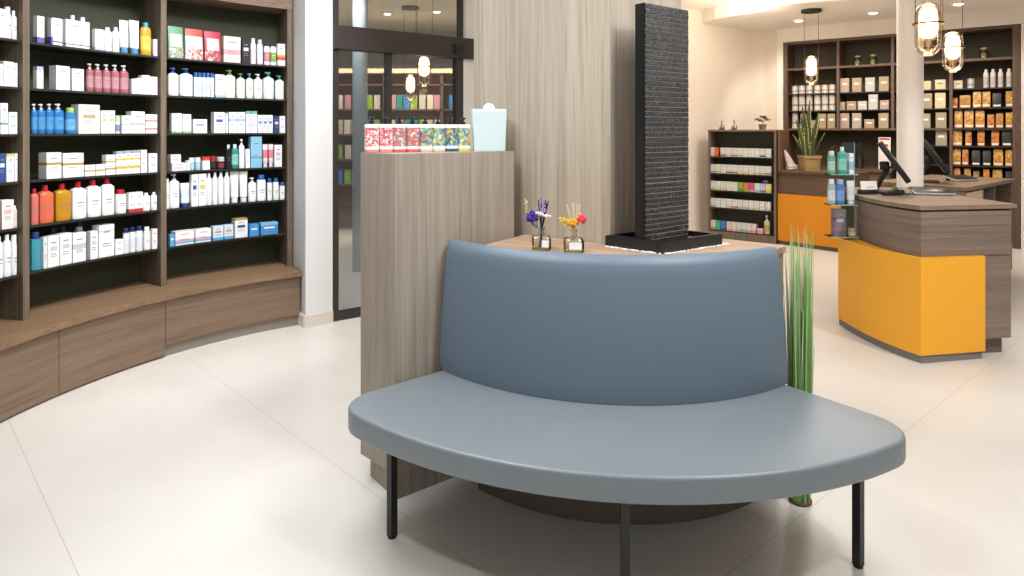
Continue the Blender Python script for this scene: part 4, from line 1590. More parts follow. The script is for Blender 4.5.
prism(bm, [(2.906, 3.985), (3.11, 4.02), (3.11, 5.15), (2.906, 5.15)], 0.11, 0.70)
wobj('side_panel', bm, OAK_COUNTER, cn, smooth=0)
bm = bmesh.new()
prism(bm, [(2.90, 4.05), (3.095, 4.075), (3.095, 5.1), (2.90, 5.1)], 0.0, 0.11)
wobj('recessed_base', bm, mat('#6d6258', 0.6), cn, smooth=0)
bm = bmesh.new()
prism(bm, wf[:1] + [(x + 0.01, y + 0.012) for x, y in wf[1:]] + [(2.62, 5.14), (3.09, 5.14), (3.09, 4.02)], 0.905, 0.918)
wobj('shadow_gap', bm, mat('#2a2522', 0.7), cn, smooth=0.35)
tf = [(x - 0.012, y - 0.01) for x, y in wf]
bm = bmesh.new()
prism(bm, tf + [(2.61, 5.18), (3.13, 5.18), (3.125, 3.99)], 0.918, 0.945)
wobj('counter_top', bm, wood('#a08c78', '#8a7563', '#66564a', 'x', ang=0.2), cn, smooth=0.35)
TZ = 0.945

# round white column behind the counter
bm = bmesh.new()
lathe(bm, [(0.096, 0), (0.096, 3.02)], 32, c=(3.295, 5.34, 0), cap0=False, cap1=False)
o = wobj('round_column', bm, mat('#fbf5ee', 0.8), origin=(3.295, 5.34, 0), smooth=0.8)
tag(o, 'slim round white column between the two sales counters', 'column')

# monitors
def monitor(x, y, z, rz, label):
    e = empty('monitor', (x, y, z), label, 'monitor', 'cash desk monitors', rz)
    # local: screen faces +x (tilted up), width along y
    bm = bmesh.new()
    rbox(bm, -0.10, 0.10, -0.09, 0.09, 0.0005, 0.018, 0.005)
    link('base', finish(bm, mat('#1d1e20', 0.4)), e)
    bm = bmesh.new()
    tube(bm, [(-0.05, 0, 0.015), (-0.02, 0, 0.08), (0.04, 0, 0.20)], 0.019, 10)
    rbox(bm, -0.03, 0.03, -0.04, 0.04, 0.17, 0.23, 0.006, M=Matrix.Translation((0.012, 0, 0.0)))
    link('stand_arm', finish(bm, mat('#26282b', 0.4)), e)
    M = Matrix.Translation((0.075, 0, 0.235)) @ Matrix.Rotation(math.radians(-33), 4, 'Y')
    bm = bmesh.new()
    rbox(bm, -0.024, 0.012, -0.185, 0.185, -0.165, 0.165, 0.006, M=M)
    link('casing', finish(bm, mat('#18191b', 0.45)), e)
    bm = bmesh.new()
    box(bm, 0.0121, 0.0128, -0.17, 0.17, -0.145, 0.15, 0, M)
    link('screen', finish(bm, mat('#0c0f14', 0.12), smooth=0), e)
    return e


monitor(2.70, 4.70, TZ, math.radians(-30), 'black tilted monitor on the yellow fronted counter')
e = empty('price_card', (2.545, 4.60, TZ), 'small white price card in front of the monitor base', 'card')
bm = bmesh.new()
M = T(0, -0.008, 0.034, 0.1) @ Matrix.Rotation(math.radians(-12), 4, 'X')
box(bm, -0.062, 0.062, -0.001, 0.001, 0.0006, 0.062, 0, M)
link('card', finish(bm, mat('#f4f2ee', 0.6), smooth=0), e)
bm = bmesh.new()
rbox(bm, -0.06, 0.062, -0.006, 0.045, 0.0005, 0.034, 0.004, M=T(0, 0, 0, 0.1))
link('card_holder', finish(bm, mat('#202124', 0.5)), e)
bm = bmesh.new()
box(bm, -0.02, 0.03, -0.0016, -0.0011, 0.016, 0.020, 0, M)
link('print', finish(bm, mat('#8b8b8b', 0.6), smooth=0), e)
# handset / scanner with cable
e = empty('barcode_scanner', (2.66, 4.52, TZ), 'black hand scanner lying beside the white price card', 'scanner')
bm = bmesh.new()
rbox(bm, -0.07, 0.05, -0.022, 0.022, 0.002, 0.03, 0.009, M=T(0, 0, 0, 0.15))
rbox(bm, 0.03, 0.085, -0.03, 0.03, 0.004, 0.04, 0.012, M=T(0, 0, 0, 0.15))
link('body', finish(bm, mat('#1f2123', 0.4)), e)
bm = bmesh.new()
tube(bm, [(0.08, 0, 0.015), (0.11, 0.01, 0.006), (0.15, 0.03, 0.005), (0.15, 0.09, 0.005)], 0.004, 8)
link('cable', finish(bm, mat('#23484a', 0.5)), e)
o = bmesh.new()
ball(o, (0, 0, 0.022), 0.022, 0, 3)
o = link('ball', finish(o, mat('#b7b455', 0.4), smooth=3), None, (2.80, 4.72, TZ + 0.0005))
tag(o, 'small yellow green ball beside the black monitor base', 'ball')


def tablet(x, y, z, rz, label):
    e = empty('keyboard', (x, y, z), label, 'keyboard', 'flat keyboards on the counters', rz)
    M = Matrix.Translation((0, 0, 0.012)) @ Matrix.Rotation(math.radians(12), 4, 'X')
    bm = bmesh.new()
    rbox(bm, -0.13, 0.13, -0.075, 0.075, 0.006, 0.020, 0.006, M=M)
    link('base', finish(bm, mat('#b9bcbc', 0.35, 0.4)), e)
    bm = bmesh.new()
    rbox(bm, -0.122, 0.122, -0.062, 0.068, 0.0205, 0.026, 0.003, M=M)
    bm2 = bmesh.new()
    for sx_ in (-1, 1):
        rbox(bm2, sx_ * 0.09 - 0.01, sx_ * 0.09 + 0.01, 0.035, 0.06, 0.0005, 0.03, 0.002)
        rbox(bm2, sx_ * 0.09 - 0.01, sx_ * 0.09 + 0.01, -0.07, -0.055, 0.0005, 0.006, 0.002)
    link('foot', finish(bm2, mat('#2a2b2d', 0.5)), e)
    link('key_panel', finish(bm, mat('#1b1c1e', 0.3)), e)
    return e


tablet(2.975, 4.58, TZ, math.radians(-14), 'flat silver and black keyboard near the white column foot')

# acrylic display stand at the counter end
e = empty('acrylic_stand', (2.34, 4.6, 0.634), 'clear acrylic display stand with three shelves at left end of yellow counter', 'display stand')
ACR = glass('#b9cdc4', 1.2, 'acrylic', base=0.14)
ACE = mat('#9ccab8', 0.2)
bm = bmesh.new()
sx0, sx1, sy = 2.225, 2.447, 4.55
box(bm, 2.355, sx1, sy + 0.055, sy + 0.061, 0.634, 1.315)
wobj('back_plate', bm, ACR, e, smooth=0)
bm = bmesh.new()
box(bm, sx1 - 0.004, sx1, sy + 0.0545, sy + 0.0615, 0.634, 1.315)
wobj('edge_strip', bm, ACE, e, smooth=0)
AZ = (0.658, 0.882, 1.095)
for z in AZ:
    bm = bmesh.new()
    box(bm, sx0, sx1 - 0.03, sy - 0.05, sy + 0.055, z - 0.006, z)
    o = wobj('shelf_plate', bm, ACR, e, smooth=0)
    bm = bmesh.new()
    box(bm, sx0, sx1 - 0.03, sy - 0.052, sy - 0.050, z - 0.006, z)
    wobj('front_edge', bm, ACE, o, smooth=0)
sg = 'bottles on the acrylic stand'
put('bottle', bottle_parts(0.05, 0.04, 0.16, '#6fa79a', '#cfe0dc', 'wide', '#a9cfc4'), (2.250, 4.545, AZ[2] + .0005), 0, 'pale green bottle at left on top acrylic shelf', sg)
put('bottle', bottle_parts(0.062, 0.045, 0.19, '#4fa79a', '#e3eeea', 'screw', '#8ccabd'), (2.320, 4.535, AZ[2] + .0005), 0, 'teal bottle with white cap in middle of top acrylic shelf', sg)
put('carton', carton_mesh(0.03, 0.04, 0.145, '#e4eef4', ((.2, .6, '#9cc4dc'),)), (2.377, 4.535, AZ[2] + .0005), 0, 'slim white blue carton at right on top acrylic shelf', 'cartons on the acrylic stand')
put('bottle', bottle_parts(0.05, 0.04, 0.175, '#9fbcc0', '#dfe6e6', 'wide', '#d3dfe0'), (2.250, 4.545, AZ[1] + .0005), 0, 'grey green bottle at left on middle acrylic shelf', sg)
put('bottle', bottle_parts(0.055, 0.045, 0.175, '#4f7fc0', '#9fb9dc', 'wide', '#7ba3d6'), (2.307, 4.535, AZ[1] + .0005), 0, 'bright blue bottle on middle acrylic shelf', sg)
put('cream_tube', tube_parts(0.055, 0.165, '#dfe8e2', '#e8ecea', '#c9d6cf'), (2.380, 4.535, AZ[1] + .0005), 0, 'white tube at right on middle acrylic shelf', 'tubes on the acrylic stand')
put('carton', carton_mesh(0.08, 0.05, 0.19, '#77707c', ((.2, .3, '#9a6f82'), (.6, .7, '#585560')), '#b8aebb'), (2.295, 4.535, AZ[0] + .0005), 0, 'grey purple carton on lowest acrylic shelf', 'cartons on the acrylic stand')
put('cream_jar', jar_parts(0.05, 0.055, '#b9cf8f', '#e0a9a0', '#e9e4cf'), (2.390, 4.535, AZ[0] + .0005), 0, 'small green jar at right on lowest acrylic shelf', 'jars on the acrylic stand')

# ------------------------------------------------------------------ second counter behind
c2 = empty('rear_counter', (4.0, 6.0, 0), 'second oak counter with open compartments behind the yellow fronted one', 'counter')
Q0, Q1, Q2, Q3 = Vector((3.60, 5.10)), Vector((4.72, 6.05)), Vector((4.30, 6.62)), Vector((3.22, 5.75))
bm = bmesh.new()
prism(bm, [Q0, Q1, Q2, Q3], 0.918, 0.948)
wobj('counter_top', bm, wood('#98806a', '#806a57', '#5f4f43', 'x', ang=0.7), c2, smooth=0)
qd_ = (Q1 - Q0).normalized()
qn = Vector((-qd_.y, qd_.x))
QA = math.atan2(qd_.y, qd_.x)
M = T(Q0.x, Q0.y, 0, QA)
Lq = (Q1 - Q0).length
bm = bmesh.new()
box(bm, 0.02, 0.05, 0.02, 0.55, 0.10, 0.918, 0, M)
box(bm, 0.50, 0.53, 0.02, 0.55, 0.10, 0.918, 0, M)
box(bm, Lq - 0.05, Lq - 0.02, 0.02, 0.55, 0.10, 0.918, 0, M)
box(bm, 0.05, Lq - 0.05, 0.52, 0.55, 0.10, 0.918, 0, M)
box(bm, 0.05, Lq - 0.05, 0.02, 0.52, 0.10, 0.13, 0, M)
box(bm, 0.53, Lq - 0.05, 0.02, 0.52, 0.70, 0.72, 0, M)
box(bm, 0.95, 0.97, 0.04, 0.52, 0.13, 0.918, 0, M)
wobj('carcass', bm, OAK_COUNTER, c2, smooth=0)
bm = bmesh.new()
box(bm, 0.05, 0.50, 0.02, 0.04, 0.72, 0.90, 0, M)
dr = wobj('drawer_front', bm, mat('#cdb79c', 0.5), c2, smooth=0)
bm = bmesh.new()
rbox(bm, 0.25, 0.32, 0.0, 0.02, 0.80, 0.812, 0.002, M=M)
wobj('handle', bm, mat('#8c7a5e', 0.3, 0.8), dr)
bm = bmesh.new()
box(bm, 0.05, 0.50, 0.02, 0.04, 0.14, 0.71, 0, M)
wobj('door', bm, OAK_COUNTER, c2, smooth=0)
bm = bmesh.new()
box(bm, 0.04, Lq - 0.07, 0.05, 0.5, 0.0, 0.10, 0, M)
wobj('plinth', bm, mat('#6d6258', 0.6), c2, smooth=0)
monitor(3.60, 5.62, 0.948, math.radians(-30), 'black tilted monitor on the rear oak counter right of the white column')
tablet(4.02, 5.78, 0.948, math.radians(15), 'flat keyboard on the rear oak counter beside its monitor')


# ------------------------------------------------------------------ wall shelf unit at the back right
UL = (LB - LA).length
def lpos(px, off=0.0):
    """point on the front line of the wall unit seen at column px, moved off metres into the wall"""
    r = (px - 512) / 645
    A_ = LA + LN * off
    s = (r * A_.y - A_.x) / (LD.x - r * LD.y)
    return A_ + LD * s, s


wu = empty('wall_shelf_unit', (*(LA + LD * UL / 2 + LN * 0.15), 0), 'dark brown built-in shelf unit across the back wall', 'shelving')
ML = T(LA.x, LA.y, 0, LANG)


def lbox(bm, s0, s1, t0, t1, z0, z1, mi=0):
    box(bm, s0, s1, t0, t1, z0, z1, mi, ML)


UD = 0.40
bm = bmesh.new()
lbox(bm, 0, UL, UD, UD + 0.015, 0, 2.65)
wobj('back_panel', bm, OLIVE_BACK, wu, smooth=0)
ups = [lpos(788)[1], lpos(838)[1], lpos(892.5)[1], lpos(951)[1], lpos(1017)[1]]
ups[0], ups[-1] = 0.02, UL - 0.02
for i, s in enumerate(ups):
    bm = bmesh.new()
    w = 0.03 if i in (0, 4) else 0.017
    if i == 4:
        lbox(bm, s - 0.05, UL, -0.01, UD, 0, 2.65)
    else:
        lbox(bm, s - w if i else 0, s + w, -0.005, UD, 0 if i in (0, 3) else 1.40, 2.65)
    wobj('upright', bm, OAK_BACK, wu, smooth=0)
bm = bmesh.new()
lbox(bm, 0, UL, -0.008, UD, 2.62, 2.652)
wobj('top_board', bm, OAK_BACK_H, wu, smooth=0)
bm = bmesh.new()
lbox(bm, 0.05, UL - 0.07, -0.004, UD, 2.25, 2.28)
wobj('display_board', bm, OAK_BACK_H, wu, smooth=0)
for z in (1.92, 1.68):
    for a, b in zip(ups, ups[1:]):
        bm = bmesh.new()
        lbox(bm, a + 0.018, b - 0.018, 0.02, UD, z - 0.018, z)
        wobj('shelf_board', bm, mat('#241f19', 0.6), wu, smooth=0)
for i, (a, b) in enumerate(zip(ups, ups[1:])):
    for z in ((1.43,) if i < 2 else (1.43, 1.21, 0.97, 0.73)):
        bm = bmesh.new()
        lbox(bm, a + 0.018, b - 0.018, -0.003 if z == 1.43 and i < 3 else 0.02, UD, z - (0.028 if z == 1.43 else 0.018), z)
        wobj('shelf_board', bm, OAK_BACK_H if z == 1.43 and i < 3 else mat('#241f19', 0.6), wu, smooth=0)
bm = bmesh.new()
lbox(bm, ups[0] + 0.03, ups[2] + 0.02, -0.25, UD, 0.86, 0.89)
wobj('back_worktop', bm, OAK_BACK_H, wu, smooth=0)
bm = bmesh.new()
lbox(bm, ups[0] + 0.05, ups[2], -0.22, UD, 0, 0.86)
wobj('base_cabinet', bm, OAK_BACK_H, wu, smooth=0)
WZ = (1.92, 1.68, 1.43)
BN = ('first bay', 'second bay', 'third bay', 'fourth bay')


def wall_item(px0, px1, hpx, z, off=0.06):
    pa, sa = lpos(px0, off)
    pb, sb = lpos(px1, off)
    mid, _ = lpos((px0 + px1) / 2, off)
    return mid, abs(sb - sa) * 0.92, hpx * mid.y / 645


G1 = 'tea cans on the back wall unit'
for rI, (z, xs, h, rn_) in enumerate(((1.92, [795, 802, 809.5, 817.5, 825, 832.5], 8.3, 'top'), (1.68, [795, 802, 809.5, 817.5, 825, 832.5], 15.5, 'middle'), (1.43, [795, 803.5], 15.5, 'lowest'))):
    for i, x in enumerate(xs):
        m_, w, h_ = wall_item(x - 3.2, x + 3.2, h, z, 0.10)
        put('tin_can', can_mesh(0.084, h_, '#d6cec4', '#8e8478', '#c4beb6'), (m_.x, m_.y, z + 0.0005), LANG, 'silver white tea can, ' + ORD[i] + ' from left, ' + rn_ + ' row, first bay of wall unit', G1)
BX = dict(base='#b5a48c')
G2 = 'kraft boxes on the back wall unit'


def bxs(bay, rown, z, lst):
    for i, (x0, x1, h, base, mk, look) in enumerate(lst):
        m_, w, h_ = wall_item(x0, x1, h, z, 0.09)
        put('carton', carton_mesh(w, 0.09, h_, base, (), mk, False), (m_.x, m_.y, z + 0.0005), LANG, look + ', ' + ORD[i] + ' from left, ' + rown + ' row, ' + bay + ' of wall unit', G2)


KR, PK, WH = '#a39178', '#ab9486', '#bcb6ae'
bxs('second bay', 'top', 1.92, [(840.5, 850, 14, PK, '#e0d2be', 'pinkish kraft box'), (852.3, 862.3, 14, KR, '#dccfb0', 'kraft box'), (865.5, 875.6, 14, WH, '#e8e4dc', 'grey white box'), (879, 889.5, 14.5, KR, '#e0d3b6', 'kraft box')])
bxs('second bay', 'middle', 1.68, [(840.5, 845.8, 8, PK, None, 'small kraft box'), (847, 857, 8.5, KR, '#ddd0b4', 'low kraft box'), (858, 867.5, 8.5, WH, '#e6e2da', 'low grey box'), (868.7, 878.5, 15, WH, '#ece8e0', 'tall grey white box'), (880, 889.8, 9, PK, '#e2d4c2', 'low pinkish box')])
bxs('second bay', 'lowest', 1.43, [(840.5, 850, 15, PK, '#eee6d8', 'kraft box with pale label'), (852.3, 862, 15, '#aca096', '#eee8dc', 'grey box with pale label'), (864.5, 875, 9, KR, '#eee6d8', 'low kraft box with pale label'), (878.6, 889.3, 15, KR, '#eee6d8', 'kraft box with pale label')])
bxs('first bay', 'lowest', 1.43, [(809, 816.5, 8, KR, None, 'low kraft box behind the plant'), (817.5, 827, 14.5, KR, '#eee6d8', 'kraft box with pale label'), (827.8, 836, 14.5, KR, '#eee6d8', 'kraft box with pale label')])
bxs('third bay', 'top', 1.92, [(922.5, 931.5, 8.6, '#d0b890', None, 'low beige box'), (935, 946, 9.6, '#dcc49a', '#8f7a58', 'low beige box with dark mark')])
bxs('third bay', 'second', 1.68, [(921, 932.8, 15, KR, '#eee6d8', 'kraft box with pale label'), (934.8, 946.2, 15.3, '#d8c096', '#f0e8d4', 'beige box with pale label')])
bxs('third bay', 'third', 1.43, [(921, 931, 14.5, '#a49a84', '#eee6d8', 'olive kraft box with pale label'), (935.5, 947, 15.5, '#a49a84', '#eee6d8', 'olive kraft box with pale label')])
bxs('third bay', 'fourth', 1.21, [(935.5, 947.5, 15.3, '#a49a84', '#eee6d8', 'olive kraft box with pale label')])
bxs('fourth bay', 'top', 1.92, [(953.5, 963, 8, '#c9c2a6', '#8a8468', 'small green grey box')])
m_, w, h_ = wall_item(967, 975, 10, 1.92, 0.09)
put('tin_can', can_mesh(w, h_, '#cfc8bd', '#8d867b', '#b9b3ab'), (m_.x, m_.y, 1.9205), LANG, 'round grey tin beside the small box, fourth bay of wall unit', G1)
for i, (x0, x1) in enumerate(((983, 989), (990, 996), (997.6, 1003.5), (1006, 1012))):
    m_, w, h_ = wall_item(x0, x1, 18.5, 1.92, 0.09)
    put('bottle', bottle_parts(w, w * 0.8, h_, '#d9d3cb', '#e4dfd8', 'flip', '#bdb6ad'), (m_.x, m_.y, 1.9205), LANG, 'silver white bottle, ' + ORD[i] + ' of four on top row, fourth bay of wall unit', 'white bottles on the back wall unit')
GB = 'gift bags on the back wall unit'
GO, BK, OR = '#c08a34', '#1c1a19', '#b8691f'
for z, rown, lst in ((1.68, 'second', [(952.3, 957.8, 10, OR), (959.2, 971.2, 12.5, '#b07c30'), (972.5, 981.7, 16, GO), (982, 990.8, 16, GO), (992.2, 1001.8, 14, BK), (1005.4, 1013.5, 16, GO)]),
                     (1.43, 'third', [(954.2, 963, 17.5, GO), (964, 974, 17.5, GO), (975, 985, 17.5, GO), (987, 994.6, 13.5, OR), (995.5, 1003.6, 14.5, '#b87a30'), (1005.4, 1013, 15.5, GO)]),
                     (1.21, 'fourth', [(952.5, 962.5, 17, GO), (965.2, 972, 14.5, OR), (977.2, 984.9, 15.5, OR), (991.1, 999.4, 16, OR), (1001.6, 1012, 17, BK)]),
                     (0.97, 'fifth', [(952.5, 961.2, 16, GO), (962, 968.8, 16, OR), (971.5, 980.6, 15, BK), (982.5, 991.2, 15, BK), (993, 1003.5, 17, GO), (1005, 1012.5, 16.5, GO)]),
                     (0.73, 'sixth', [(953.5, 960.6, 16, OR), (964, 971.2, 16, '#b07c30'), (973, 979.8, 14, '#6a4a24'), (983, 989.8, 16, OR), (992.2, 1002.6, 16, '#c9a050'), (1005.5, 1012.5, 15, BK)])):
    for i, (x0, x1, h, colr) in enumerate(lst):
        m_, w, h_ = wall_item(x0, x1, h, z, 0.07)
        nm = {GO: 'golden', BK: 'black', OR: 'copper orange'}.get(colr, 'dull gold')
        put('gift_bag', bag_mesh(w, h_, colr), (m_.x, m_.y, z + 0.0005), LANG, nm + ' foil bag with white label, ' + ORD[i] + ' from left, ' + rown + ' row, fourth bay', GB)
# glass jars on the display board
for px, lab in ((857.5, 'glass jar with pale filling, left of two above the kraft boxes'), (873, 'glass jar with pale filling, right of two above the kraft boxes'), (984, 'glass jar with pale filling alone on the display board at right')):
    m_, s = lpos(px, 0.12)
    e = empty('glass_jar', (m_.x, m_.y, 2.2805), lab, 'jar', 'glass jars on the display board')
    bm = bmesh.new()
    lathe(bm, [(0.042, 0), (0.046, 0.004), (0.046, 0.09), (0.034, 0.105), (0.034, 0.115)], 18, cap1=False)
    link('glass_body', finish(bm, glass('#e3e4cf', 1.6, base=0.08)), e)
    bm = bmesh.new()
    lathe(bm, [(0.040, 0.004), (0.042, 0.06), (0.03, 0.066)], 14)
    link('filling', finish(bm, mat('#a8a078', 0.8, bump=1, bscale=90)), e)
    bm = bmesh.new()
    lathe(bm, [(0.037, 0.115), (0.037, 0.132), (0.03, 0.138)], 16)
    link('lid', finish(bm, mat('#9d9a80', 0.4)), e)
# poster stand in the niche
m_, s = lpos(884.5, 0.02)
e = empty('notice_board', (m_.x, m_.y, 0.8905), 'white and red notice card standing in the niche behind the monitor', 'sign')
bm = bmesh.new()
box(bm, -0.07, 0.07, -0.004, 0.004, 0.0, 0.42, 0, Matrix.Rotation(LANG, 4, 'Z'))
link('card', finish(bm, mat('#efe2da', 0.6), smooth=0), e)
for z0_, z1_, x0_, x1_ in ((0.385, 0.41, -0.06, 0.06), (0.05, 0.09, -0.062, 0.062), (0.30, 0.33, -0.04, 0.04)):
    bm = bmesh.new()
    box(bm, x0_, x1_, -0.0052, -0.0041, z0_, z1_, 0, Matrix.Rotation(LANG, 4, 'Z'))
    link('red_print', finish(bm, mat('#c23a44', 0.6), smooth=0), e)
# dark wire domes in the niche
for px, r, lab in ((834.5, 0.085, 'brown wire dome lantern in the niche beside the potted plant'), (847.5, 0.05, 'small black lantern, left one in the dark niche'), (859.5, 0.05, 'small black lantern, right one in the dark niche')):
    m_, s = lpos(px, 0.1)
    e = empty('wire_lantern', (m_.x, m_.y, 0.8905), lab, 'lantern', 'lanterns in the niche')
    h = 0.30 if r > 0.06 else 0.34
    bm = bmesh.new()
    for k in range(12):
        a = 2 * PI * k / 12
        tube(bm, [(r * math.cos(a) * q_, r * math.sin(a) * q_, z_) for q_, z_ in ((1, 0.01), (1, h * .4), (.95, h * .65), (.75, h * .85), (.4, h * .96), (0.05, h))], 0.0035, 5)
    for z_, q_ in ((0.01, 1), (h * .4, 1), (h * .7, .9)):
        tube(bm, [(r * q_ * math.cos(2 * PI * k / 20), r * q_ * math.sin(2 * PI * k / 20), z_) for k in range(21)], 0.0035, 5)
    link('wire_cage', finish(bm, mat('#3a2f26' if r > .06 else '#141312', 0.5)), e)
    bm = bmesh.new()
    lathe(bm, [(r * .55, 0.0), (r * .55, 0.01), (r * .4, 0.012), (r * .4, h * .45)], 14)
    link('candle', finish(bm, mat('#5d5448', 0.6)), e)

# ------------------------------------------------------------------ pendant lamps
def pendant(x, y, zr, ztop, label, ang, both=True):
    e = empty('pendant_lamp', (x, y, zr), label, 'lamp', 'glass capsule pendant lamps')
    R = 0.078
    M = Matrix.Rotation(ang, 4, 'Z')
    bm = bmesh.new()
    up, dn = 0.145, 0.215
    prof = []
    for k in range(1, 9):
        t = PI / 2 * k / 8
        prof.append((R * math.sin(t), -dn + R * (1 - math.cos(t))))
    prof.append((R, -0.004))
    lathe(bm, prof, 28, cap1=False)
    PG = glass('#fff4e6', 0.6, 'pendant_glass', base=0.03)
    link('lower_glass', finish(bm, PG, smooth=1.2), e)
    bm = bmesh.new()
    prof = [(R, 0.004), (R, up - R)]
    for k in range(1, 8):
        t = PI / 2 * k / 8
        prof.append((R * math.cos(t), up - R + R * math.sin(t)))
    lathe(bm, prof, 28, cap0=False)
    link('upper_glass', finish(bm, PG, smooth=1.2), e)
    bm = bmesh.new()
    lathe(bm, [(R + 0.001, -0.006), (R + 0.014, -0.006), (R + 0.014, 0.006), (R + 0.001, 0.006), (R + 0.001, -0.006)], 32, cap0=False, cap1=False)
    link('ring', finish(bm, mat('#6b4f3a', 0.35, 0.6)), e)
    bm = bmesh.new()
    lathe(bm, [(0.012, -0.10), (0.038, -0.085), (0.054, -0.05), (0.056, -0.01), (0.054, 0.05), (0.044, 0.085), (0.022, 0.105), (0.006, 0.108)], 20)
    link('bulb', finish(bm, mat('#ffd9a8', 0.4, emit=16), smooth=1.2), e)
    bm = bmesh.new()
    lathe(bm, [(0.018, -0.155), (0.022, -0.15), (0.022, -0.10), (0.012, -0.10)], 16)
    lathe(bm, [(0.03, -0.2145), (0.012, -0.20), (0.010, -0.155)], 16)
    link('socket', finish(bm, mat('#b09a80', 0.3, 0.7)), e)
    for s in (-1, 1):
        bm = bmesh.new()
        v = M @ Vector((s * (R + 0.008), 0, 0))
        tube(bm, [(v.x, v.y, 0.0), (v.x, v.y, ztop - zr - 0.02)], 0.0028, 6)
        link('cord', finish(bm, mat('#3a2f2a', 0.6)), e)
    bm = bmesh.new()
    lathe(bm, [(0.115, ztop - zr - 0.032), (0.115, ztop - zr - 0.0005)], 32)
    link('ceiling_canopy', finish(bm, mat('#2c2523', 0.5)), e)
    ld = bpy.data.lights.new('pendant_bulb_light', 'POINT')
    ld.energy = 5
    ld.color = (1, 0.8, 0.6)
    ld.shadow_soft_size = 0.05
    lo = bpy.data.objects.new('pendant_bulb_light', ld)
    COL.objects.link(lo)
    lo.location = (x, y, zr - 0.28)
    return e


pendant(3.62, 7.80, 2.165, 2.86, 'glass capsule pendant lamp hanging farthest back before the tea cans', 0)
pendant(2.80, 4.34, 2.118, 3.02, 'largest glass capsule pendant lamp over the yellow fronted counter', 0)
pendant(3.84, 5.62, 2.122, 3.02, 'middle sized glass capsule pendant lamp over the rear counter', 0)

# ------------------------------------------------------------------ low cabinet with small boxes
K0, K1 = Vector((2.576, 8.47)), Vector((3.245, 7.935))
kd = (K1 - K0).normalized()
kn = Vector((-kd.y, kd.x))
KA = math.atan2(kd.y, kd.x)
KL = (K1 - K0).length
MK = T(K0.x, K0.y, 0, KA)
KH = 1.41
kc = empty('low_shelf_cabinet', (*(K0 + kd * KL / 2 + kn * 0.12), 0), 'low dark oak open shelf cabinet with five rows of small boxes', 'shelving')


def kbox(bm, a, b, c_, d_, e_, f_):
    box(bm, a, b, c_, d_, e_, f_, 0, MK)


KD = 0.24
for nm, args in (('side_panel', (0, 0.022, 0, KD, 0, KH - 0.022)), ('side_panel', (KL - 0.022, KL, 0, KD, 0, KH - 0.022)), ('top_board', (-0.004, KL + 0.004, -0.006, KD, KH - 0.022, KH))):
    bm = bmesh.new()
    kbox(bm, *args)
    wobj(nm, bm, OAK_DARK if nm != 'top_board' else OAK_SHELF, kc, smooth=0)
bm = bmesh.new()
kbox(bm, 0.022, KL - 0.022, KD - 0.012, KD, 0.09, KH - 0.022)
wobj('back_panel', bm, mat('#474533', 0.7), kc, smooth=0)
bm = bmesh.new()
kbox(bm, 0.022, KL - 0.022, 0.004, KD - 0.012, 0.0, 0.092)
wobj('plinth', bm, OAK_DARK, kc, smooth=0)
KZ = [1.062, 0.843, 0.623, 0.40, 0.108]
for z in KZ:
    bm = bmesh.new()
    kbox(bm, 0.022, KL - 0.022, 0.008, KD - 0.012, z - 0.016, z)
    wobj('shelf_board', bm, mat('#28251c', 0.6), kc, smooth=0)


def kpos(px, off):
    r = (px - 512) / 645
    A_ = K0 + kn * off
    s = (r * A_.y - A_.x) / (kd.x - r * kd.y)
    return A_ + kd * s


